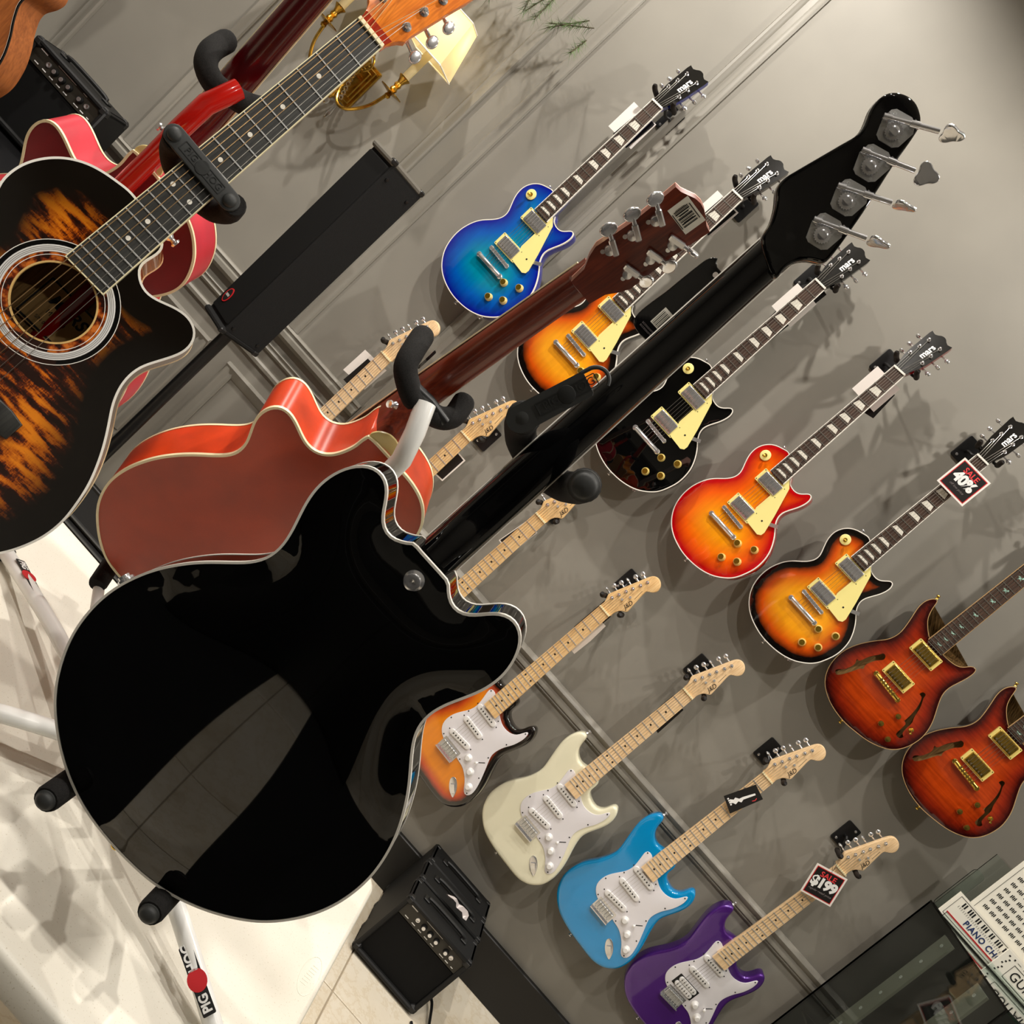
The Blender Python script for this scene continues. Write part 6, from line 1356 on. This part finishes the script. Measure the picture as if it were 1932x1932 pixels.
t = thing('speaker_pole', 'black tripod pole carrying the column loudspeaker', 'stand', loc=(cen.x, cen.y, FLOOR))
pole = obj('pole', MB().cyl((0, 0, 0.05), (0, 0, SZ0-FLOOR), 0.0175, n=18), M_SATB, t)
obj('collar', MB().lathe([(0.024, 0.30), (0.030, 0.31), (0.030, 0.36), (0.022, 0.375)], n=18), M_BLKPL, t)
for k in range(3):
    a = math.radians(60+120*k); obj('leg', MB().tube([(0, 0, 0.33), (0.20*math.cos(a), 0.20*math.sin(a), 0.15), (0.34*math.cos(a), 0.34*math.sin(a), 0.012)], 0.011, 10), M_SATB, t)

# ---------------------------------------------------------------- practice amplifiers
def build_amp(w=0.262, h=0.232, d=0.125):
    S = []; hw, hh = w/2, h/2; pan = 0.056
    b = MB()
    th = 0.014
    b.box((0, -d/2, h-th/2), (w, d, th), bev=0.004); b.box((0, -d/2, th/2), (w, d, th), bev=0.004)
    for s in (-1, 1): b.box((s*(hw-th/2), -d/2, h/2), (th, d, h), bev=0.004)
    b.box((0, -d+0.006, h/2), (w-0.01, 0.010, h-0.01))
    add(S, 'cabinet', b, 'tolex')
    add(S, 'grille', MB().box((0, -0.016, (h-pan)/2), (w-2*th, 0.008, h-pan-th), bev=0.002), 'grille')
    pi = add(S, 'control_panel', MB().box((0, -0.014, h-pan/2-th/2), (w-2*th, 0.010, pan-0.004)), 'panel')
    kx = [(-0.078, 'jack'), (-0.056, 'k'), (-0.016, 'k'), (0.010, 'k'), (0.036, 'k'), (0.062, 'jack')]
    for x, kd in kx:
        if kd == 'k':
            ki = add(S, 'knob', MB().lathe([(0.0095, 0), (0.008, 0.010), (0.0004, 0.0105)], (x, -0.009, h-pan*0.62), (0, 1, 0), 16), 'knob', parent=pi)
            add(S, 'knob_cap', MB().lathe([(0.0058, 0), (0.0056, 0.0008)], (x, 0.0012, h-pan*0.62), (0, 1, 0), 14), 'chrome', parent=pi)
        else: add(S, 'jack', MB().lathe([(0.0072, 0), (0.0065, 0.003), (0.0042, 0.003), (0.004, 0.0005)], (x, -0.009, h-pan*0.62), (0, 1, 0), 16), 'chrome', parent=pi)
    pr = MB()
    for x, wd in ((-0.100, 0.008), (-0.078, 0.012), (-0.056, 0.016), (-0.016, 0.013), (0.010, 0.013), (0.036, 0.013), (0.062, 0.013), (0.090, 0.014)): pr.box((x, -0.0087, h-pan*0.95), (wd, 0.0006, 0.0024))
    pr.box((0.010, -0.0087, h-pan*0.30), (0.066, 0.0006, 0.0014)); pr.box((-0.056, -0.0087, h-pan*0.30), (0.014, 0.0006, 0.0014)); pr.box((0.092, -0.0087, h-pan*0.34), (0.024, 0.0006, 0.0030))
    add(S, 'panel_print', pr, 'white', parent=pi)
    hd = MB().tube(bez([(-0.075, -d/2, h), (-0.07, -d/2, h+0.010), (0, -d/2, h+0.012), (0.07, -d/2, h+0.010), (0.075, -d/2, h)], 16), 0.0055, 8)
    for s in (-1, 1): hd.box((s*0.078, -d/2, h+0.003), (0.022, 0.026, 0.006), bev=0.002)
    add(S, 'handle', hd, 'plastic')
    cg = MB().box((0, 0, 0), (0.026, 0.026, 0.026), bev=0.007).mesh('corner_guard')
    for sx in (-1, 1):
        for z in (0.011, h-0.011):
            for y in (-0.012, -d+0.012): add(S, 'corner_guard', cg, 'plastic', loc=(sx*(hw-0.0115), y, z))
    for sx in (-1, 1):
        add(S, 'rubber_foot', MB().cyl((sx*0.10, -0.03, -0.010), (sx*0.10, -0.03, 0.001), 0.009, n=12), 'plastic'); add(S, 'rubber_foot', MB().cyl((sx*0.10, -d+0.03, -0.010), (sx*0.10, -d+0.03, 0.001), 0.009, n=12), 'plastic')
    return S
S_AMP = build_amp()
AM = dict(tolex=M_TOLEX, grille=M_GRILLE, panel=mat('dark_bronze_panel', (46, 43, 36), 0.5), knob=M_BLKPL, chrome=M_CHROME, white=M_WHITE, plastic=mat('black_corner_plastic', (24, 24, 24), 0.5))
def place_amp(x, yfront, z, label, rz=0.0, s=1.0):
    M = Matrix.Translation((x, yfront, z)) @ Matrix.Rotation(rz+math.pi, 4, 'Z') @ Matrix.Scale(s, 4) @ Matrix.Rotation(0, 4, 'X')
    t = thing('practice_amp', label, 'amplifier', M, group='small black practice amplifiers'); instantiate([dict(p, loc=p['loc']) for p in S_AMP], t, AM); return t
# amplifier faces look along +y of their own frame; turned half round to face the room
place_amp(0.692, -0.405, FLOOR+0.010, 'small black practice amplifier at the front of the row on the floor')
place_amp(0.697, -0.272, FLOOR+0.013, 'small black practice amplifier in the middle of the row on the floor', 0.01)
place_amp(0.700, -0.140, FLOOR+0.016, 'small black practice amplifier at the back of the row against the baseboard', -0.01, 0.98)
# crumpled bag between amplifiers
t = thing('plastic_tag_bag', 'shiny clear plastic tag bag on top of the floor amplifiers', 'bag', loc=(0.70, -0.285, FLOOR+0.262))
rnd = random.Random(5); V = [(0.09*(i/6-0.5)+rnd.uniform(-.004, .004), 0.02*(j/2-0.5), rnd.uniform(0.0, 0.02)) for j in range(3) for i in range(7)]
obj('film', MB().add(V, [(j*7+i, j*7+i+1, (j+1)*7+i+1, (j+1)*7+i) for j in range(2) for i in range(6)]), mat('crinkled_clear_film', (214, 206, 204), 0.12, 0.3), t, smooth=0)
# cables beside the floor amplifiers
for i, (pts, lab) in enumerate((([(0.80, -0.30, FLOOR+0.006), (0.86, -0.28, FLOOR+0.02), (0.90, -0.40, FLOOR+0.006), (0.97, -0.33, FLOOR+0.006), (1.02, -0.46, FLOOR+0.006)], 'black power cable looping out right of the floor amplifiers'), ([(0.83, -0.42, FLOOR+0.005), (0.87, -0.50, FLOOR+0.005), (0.84, -0.60, FLOOR+0.005), (0.88, -0.70, FLOOR+0.005)], 'thin black cable on the floor in front of the amplifiers'))):
    t = tag(obj('power_cable', MB().tube(bez(pts, 40), 0.0045, 8), M_BLKPL), lab, 'cable', 'cables by the floor amplifiers')

# ---------------------------------------------------------------- left side: flight case, amplifier, standing guitar, cables
CZ = 0.742
t = thing('flight_case', 'black flight case with silver edges under the left amplifier', 'case', loc=(-1.90, -0.47, FLOOR))
obj('case_body', MB().box((0, 0, (CZ-FLOOR)/2), (1.12, 0.66, CZ-FLOOR), bev=0.006), mat('black_case_laminate', (20, 20, 22), 0.4), t)
al = mat('aluminium_edge', (176, 176, 176), 0.3, 1.0); H_ = CZ-FLOOR
for (a, b) in (((-.56, -.33, H_), (.56, -.33, H_)), ((-.56, .33, H_), (.56, .33, H_)), ((.56, -.33, H_), (.56, .33, H_)), ((-.56, -.33, H_), (-.56, .33, H_)), ((.56, -.33, 0.02), (.56, -.33, H_)), ((-.56, -.33, 0.02), (-.56, -.33, H_)), ((-.56, -.33, H_*0.62), (.56, -.33, H_*0.62))):
    obj('edge_strip', MB().tube([a, b], 0.010, 4), al, t)
for sx in (-1, 1): obj('ball_corner', MB().sphere((sx*.555, -.325, H_-0.004), 0.022, 12, 8), al, t)
place_amp(-1.812, -0.315, CZ+0.012, 'black practice amplifier on the flight case at the upper left', 0.05, 1.12)
for i, (dx, dz, ph) in enumerate(((0, 0, 0.0), (0.03, 0.02, 0.5), (-0.03, 0.01, 1.1))):
    yc = -0.68-0.035*i; pts = [(-1.99+dx, yc, CZ+0.006), (-1.93+dx, yc, CZ+0.08+dz), (-1.82+dx, yc, CZ+0.11+dz), (-1.72+dx, yc, CZ+0.05), (-1.66+dx, yc, CZ+0.006)]
    tag(obj('instrument_cable', MB().tube(bez(pts, 40), 0.0042, 8), mat('glossy_black_cable', (18, 18, 20), 0.18, coat=0.5)), ('black cable loop lying lowest on the flight case', 'black cable loop standing highest on the flight case', 'black cable loop leftmost on the flight case')[i], 'cable', 'cable loops on the flight case')
# mahogany acoustic standing on the case
t = thing('acoustic_guitar', 'brown mahogany acoustic guitar whose rim shows in the upper left corner', 'guitar', frame_matrix((-1.957, -0.615, 1.595), (1, 0, 0), (0, 0, 1), (0, -1, 0)))
P = ccw(catmull(np.array([(0, -372), (30, -374), (80, -385), (118, -405), (138, -440), (134, -468), (119, -495), (116, -510), (120, -530), (138, -564), (156, -591), (178, -636), (190, -690), (186, -730), (172, -765), (140, -800), (90, -826), (40, -834), (0, -835), (-40, -834), (-90, -826), (-140, -800), (-172, -765), (-186, -730), (-190, -690), (-178, -636), (-156, -591), (-138, -564), (-120, -530), (-116, -510), (-119, -495), (-134, -468), (-138, -440), (-118, -405), (-80, -385), (-30, -374)])*0.001, 200))
M_MAHT = wood('mahogany_top', (134, 72, 30), (172, 100, 48), rough=0.4, coat=0.3, scale=0.5, stretch=8)
hl = ccw(ellipse(0.05, 0.05, 48, (0, -0.514)))
tp = obj('top', cap_mesh(P, -0.008, 0.001, 0.02, holes=(hl,)), M_MAHT, t); obj('sides', wall_mesh(P, -0.10, -0.008).mesh('sides', 60), M_MAHT, t); obj('back', cap_mesh(P, -0.10, -0.005, 0.03), M_MAHT, t)
obj('white_purfling', ring_strip(inset(P, 0.003), 0.0010, -0.009, -0.0072, 0), M_WHITEB, t); obj('black_binding', ring_strip(P, 0.003, -0.012, -0.0070, 0.0006), M_BLACKW, t)
obj('rosette', MB().add(disc_ring(0.052, 0.066, -0.0076, -0.0066).v, disc_ring(0.052, 0.066, -0.0076, -0.0066).f), M_TORT, tp)
fb_ = obj('fingerboard', board(-0.462, 0, 0.0575, 0.0435, -0.0078, -0.0004), M_EBONY, t); obj('neck', neck_back([(-0.42, 0.054, -0.0078, 0.05), (-0.375, 0.053, -0.0078, 0.05), (-0.34, 0.053, -0.0078, 0.024), (0.01, 0.043, -0.0078, 0.018)]), M_MAHT, t)
obj('headstock', plate(ccw(Hc), -0.024, -0.009, grid=0.05), M_MAHT, t); obj('bridge', plate(ccw(np.array(BR)), -0.008, 0.0005, rt=0.0015, grid=0.05), M_EBONY, t)
obj('frets', frets(0.65, 20, -0.462, 0.0575, 0.0435, -0.0004, y_nut=0.0), M_NICKEL, fb_)

# dark stage gear behind the table
t = thing('floor_monitor', 'black ribbed wedge monitor half hidden behind the white table', 'speaker', loc=(-0.62, -0.72, FLOOR))
obj('cabinet', MB().add([(-.3, -.22, 0), (.3, -.22, 0), (.3, .2, 0), (-.3, .2, 0), (-.3, -.20, .14), (.3, -.20, .14), (.3, .02, .38), (-.3, .02, .38), (-.3, .2, .38), (.3, .2, .38)], [(0, 3, 2, 1), (0, 1, 5, 4), (4, 5, 6, 7), (7, 6, 9, 8), (3, 8, 9, 2), (0, 4, 7, 8, 3), (1, 2, 9, 6, 5)]), M_TOLEX, t, smooth=0)
for k in range(16):
    f = (k+0.5)/16; obj('rib', MB().cyl((-.28, -.205+.22*f, .145+.24*f), (.28, -.205+.22*f, .145+.24*f), 0.0045, n=6), mat('grey_black_rib', (44, 43, 38), 0.6), t)
for i, pts in enumerate(([(-0.95, -0.45, FLOOR+0.25), (-0.90, -0.42, FLOOR+0.32), (-0.84, -0.44, FLOOR+0.26), (-0.86, -0.40, FLOOR+0.18)], [(-1.0, -0.42, FLOOR+0.22), (-0.92, -0.44, FLOOR+0.20), (-0.85, -0.46, FLOOR+0.12), (-0.80, -0.5, FLOOR+0.005)])):
    tag(obj('speaker_cable', MB().tube(bez(pts, 30), 0.005, 8), MATS['glossy_black_cable']), ('black looped cable by the foot of the speaker pole', 'black cable trailing down beside the speaker pole')[i], 'cable', 'cables at the speaker pole')

# ---------------------------------------------------------------- glass display case
def glass_mat(name, c, rough=0.02):
    t = NT(name); t.b.inputs['Base Color'].default_value = lin(c); t.b.inputs['Transmission Weight'].default_value = 1.0; t.b.inputs['Roughness'].default_value = rough; t.b.inputs['IOR'].default_value = 1.45; return t.m
M_PANE = glass_mat('clear_glass', (236, 246, 242)); M_GEDGE = glass_mat('green_glass_edge', (20, 110, 84), 0.15)
GX0, GX1, GY0, GY1, GZ = 1.64, 2.75, -0.66, -0.075, 1.247
t = thing('display_case', 'glass display case with perforated uprights in the lower right corner', 'case', loc=(GX0, GY0, FLOOR)); hz = GZ-FLOOR; wx = GX1-GX0; dy = GY1-GY0
obj('plinth', MB().box((wx/2, dy/2, 0.20), (wx, dy, 0.40), bev=0.004), M_BLKPL, t)
obj('front_pane', MB().box((wx/2, 0.003, 0.40+(hz-0.40)/2), (wx, 0.006, hz-0.40)), M_PANE, t); obj('side_pane', MB().box((0.003, dy/2+0.006, 0.40+(hz-0.40)/2), (0.006, dy-0.012, hz-0.40)), M_PANE, t)
obj('top_pane', MB().box((wx/2, dy/2, hz+0.003), (wx, dy, 0.006)), M_PANE, t); obj('back_panel', MB().box((wx/2, dy-0.005, 0.40+(hz-0.40)/2), (wx, 0.010, hz-0.40)), mat('dark_case_back', (14, 18, 20), 0.35), t)
e = MB().tube([(0, 0, hz+0.003), (wx, 0, hz+0.003)], 0.004, 6); obj('front_edge', e, M_GEDGE, t)
M_UP = mat('grey_upright', (112, 110, 98), 0.45)
for yy in (0.385, 0.135):
    u = obj('perforated_upright', MB().box((0.016, yy, 0.40+(hz-0.42)/2), (0.008, 0.066, hz-0.42)), M_UP, t)
    z = hz-0.045
    while z > 0.45:
        obj('hole', MB().lathe([(0.0055, 0), (0.0055, 0.0016), (0.003, 0.0016), (0.0028, 0.0002)], (0.012, yy, z), (-1, 0, 0), 12), M_NICKEL, u); z -= 0.072
for z in (0.60, 0.79): obj('glass_shelf', MB().box((wx/2, dy/2+0.02, z), (wx-0.03, dy-0.08, 0.006)), M_PANE, t); 
GO = Vector((GX0, GY0, FLOOR))
t = thing('accessory_box', 'small black accessory box with white label inside the glass case', 'box', loc=(1.735, -0.200, FLOOR+0.794))
obj('carton', MB().box((0, 0, 0.06), (0.10, 0.09, 0.12), bev=0.002), mat('matte_black_carton', (16, 15, 14), 0.6), t); lb = obj('label', MB().box((-0.008, -0.0455, 0.062), (0.030, 0.0008, 0.030)), M_CARD, t); obj('label_mark', MB().box((-0.008, -0.0461, 0.062), (0.008, 0.0006, 0.004)), M_BLACK, lb)
t = thing('plastic_pouch', 'crumpled clear plastic pouch beside the black accessory box', 'bag', loc=(1.87, -0.20, FLOOR+0.794))
rnd = random.Random(9); V = [(0.12*(i/6-0.5), 0.05*(j/4-0.5)+rnd.uniform(-.004, .004), 0.055+rnd.uniform(-.012, .012) if 0 < j < 4 else 0.0) for j in range(5) for i in range(7)]
obj('film', MB().add(V, [(j*7+i, j*7+i+1, (j+1)*7+i+1, (j+1)*7+i) for j in range(4) for i in range(6)]), MATS['crinkled_clear_film'], t, smooth=0)
for i, (x, w_, h_, c, lab) in enumerate(((1.80, 0.11, 0.14, (92, 84, 40), 'olive cardboard pack on the upper glass shelf'), (1.93, 0.10, 0.11, (20, 26, 44), 'dark blue pack on the upper glass shelf'), (1.98, 0.09, 0.13, (120, 50, 26), 'rust orange pack at the right of the upper glass shelf'))):
    t = thing('boxed_accessory', lab, 'box', loc=(x+0.22+0.04*i, -0.32, FLOOR+0.794), group='packs inside the glass case'); obj('pack', MB().box((0, 0, h_/2), (w_, 0.05, h_), bev=0.003), mat('pack_colour_%d' % i, c, 0.4), t); obj('pack_label', MB().box((0, -0.0254, h_*0.55), (w_*0.8, 0.0006, h_*0.25)), MATS['dark_case_back'], t)
# booklets in a clear holder on the case
t = thing('booklet_holder', 'clear acrylic booklet holder on top of the glass case', 'holder', loc=(1.6258, -0.1775, GZ+0.006))
obj('back_sheet', MB().box((0.20, 0.045, 0.10), (0.40, 0.003, 0.20)), M_PANE, t); obj('base', MB().box((0.20, 0.015, 0.0015), (0.40, 0.07, 0.003)), M_PANE, t); obj('lip', MB().box((0.20, -0.019, 0.008), (0.40, 0.003, 0.016)), M_PANE, t)
obj('side_tab', plate(rrect(0.035, 0.14, 0.012), 0, 0.003, grid=0.1), M_PANE, t, loc=(0.012, 0.046, 0.07), rot=(math.radians(90), 0, 0))
M_PG = M_PAPER
t = thing('chord_book', 'white piano chord booklet with red rule and blue title on the glass case', 'book', loc=(1.6270, -0.1599, GZ+0.0095))
obj('pages', MB().box((0.16, 0, 0.035), (0.32, 0.004, 0.070)), M_PG, t)
b = MB(); y = -0.0024
for (cx, cz, w_, h_) in ((0.16, 0.064, 0.30, 0.0008), (0.010, 0.034, 0.0008, 0.060), (0.16, 0.004, 0.30, 0.0008)): b.box((cx, y, cz), (w_, 0.0005, h_))
k = 0; x = 0.030
while x < 0.30:
    for j in range((2, 3)[k % 2]): b.box((x, y, 0.0535), (0.0038, 0.0005, 0.013)); x += 0.0072
    x += 0.0065; k += 1
for k in range(46): b.box((0.024+0.006*k, y, 0.0415), (0.0006, 0.0005, 0.006))
obj('key_print', b, M_BLACK, t); obj('red_rule', MB().box((0.16, y, 0.0125), (0.29, 0.0005, 0.0038)), M_REDP, t)
obj('title', text_mesh('PIANO CHORDS', 0.0215, 0.0002, 1.12, 0, 0.0004), M_BLUEP, t, loc=(0.150, y-0.0003, 0.0265), rot=(math.radians(90), 0, 0))
t = thing('chord_chart', 'white chart sheet covered in rows of small chord diagrams behind the booklet', 'chart', loc=(1.6750, -0.1470, GZ+0.0095))
obj('sheet', MB().box((0.15, 0, 0.15), (0.30, 0.002, 0.30)), M_PG, t); b = MB(); y = -0.0014
for r in range(10):
    for c_ in range(12):
        for j in range(4): b.box((0.026+0.0235*c_+0.0042*j, y, 0.090+0.0215*r+(0.0015 if j % 2 else 0)), (0.0024, 0.0005, 0.0085))
b.box((0.012, y, 0.19), (0.0008, 0.0005, 0.24)); obj('chord_diagrams', b, M_BLACK, t); b = MB()
for r in range(3): b.box((0.16, y, 0.1335+0.0645*r), (0.05, 0.0005, 0.0022))
obj('red_headings', b, M_REDP, t)
t = thing('chord_book', 'white guitar chord booklet with boxed black title in front on the glass case', 'book', loc=(1.8205, -0.1916, GZ+0.0095))
obj('pages', MB().box((0.16, 0, 0.033), (0.32, 0.004, 0.066)), M_PG, t); b = MB(); y = -0.0024
for (cx, cz, w_, h_) in ((0.17, 0.049, 0.26, 0.0010), (0.040, 0.029, 0.0010, 0.041), (0.17, 0.0085, 0.26, 0.0010)): b.box((cx, y, cz), (w_, 0.0005, h_))
for k in range(7):
    b.box((0.014+0.004*(k % 3), y, 0.008+0.008*k), (0.0045, 0.0005, 0.0035)); b.box((0.030+0.034*k, y, 0.058), (0.004, 0.0005, 0.004)); b.box((0.046+0.034*k, y, 0.058), (0.012, 0.0005, 0.0006))
obj('frame_print', b, M_BLACK, t); obj('title', text_mesh('GUITAR', 0.034, 0.0002, 1.0), M_BLACK, t, loc=(0.110, y-0.0003, 0.0285), rot=(math.radians(90), 0, 0))

for o in list(bpy.data.objects):
    if o.parent is None and (o.name.startswith('chord_') or o.name.startswith('booklet_holder')): o.scale = (1.173, 1.173, 1.173)
# ---------------------------------------------------------------- behind the viewer: unseen dark furniture added to darken the bass reflection
M_CTR = mat('added_counter_black', (14, 14, 15), 0.5)
def counter(name, label, c, size, cat='counter'):  # out of view, added so the glossy black bass mirrors something dark
    t = thing(name, label, cat, loc=(c[0], c[1], FLOOR)); x, y, z = size
    obj('carcass', MB().box((0, 0, z/2), (x, y, z-0.04), bev=0.004), M_CTR, t); obj('top', MB().box((0, 0, z-0.02), (x+0.03, y+0.03, 0.04), bev=0.004), mat('added_counter_top', (34, 31, 28), 0.35), t)
    for k in range(3): obj('door', MB().box((-x/3+x/3*k, y/2+0.006, z/2-0.02), (x/3-0.01, 0.012, z-0.12), bev=0.003), M_CTR, t)
counter('added_counter', 'long black counter added across the room behind the viewer to darken reflections', (0.2, -5.2, 0), (5.6, 0.6, 1.15))
counter('added_counter', 'black counter added along the left side behind the viewer to darken reflections', (-2.9, -3.6, 0), (1.1, 1.6, 1.0))
counter('added_counter', 'black counter added along the right side behind the viewer to darken reflections', (2.7, -3.6, 0), (1.1, 1.8, 1.0))
counter('added_shelf', 'low black shelf added directly behind the viewer to darken reflections', (-0.2, -4.05, 0), (2.0, 0.5, 0.85), 'shelf')

for (xa, xb, lab) in ((-1.5, -0.10, 'charcoal mat added left of the viewer to darken reflections'), (0.20, 1.6, 'charcoal mat added right of the viewer to darken reflections')):  # unseen mats, added to darken the floor mirrored in the bass back
    tag(obj('added_mat', plate(rrect(xb-xa, 1.75, 0.03), 0, 0.008, rt=0.003, grid=0.5), mat('added_mat_charcoal', (15, 15, 16), 0.95, bump=0.4), loc=((xa+xb)/2, -3.02, FLOOR)), lab, 'mat')
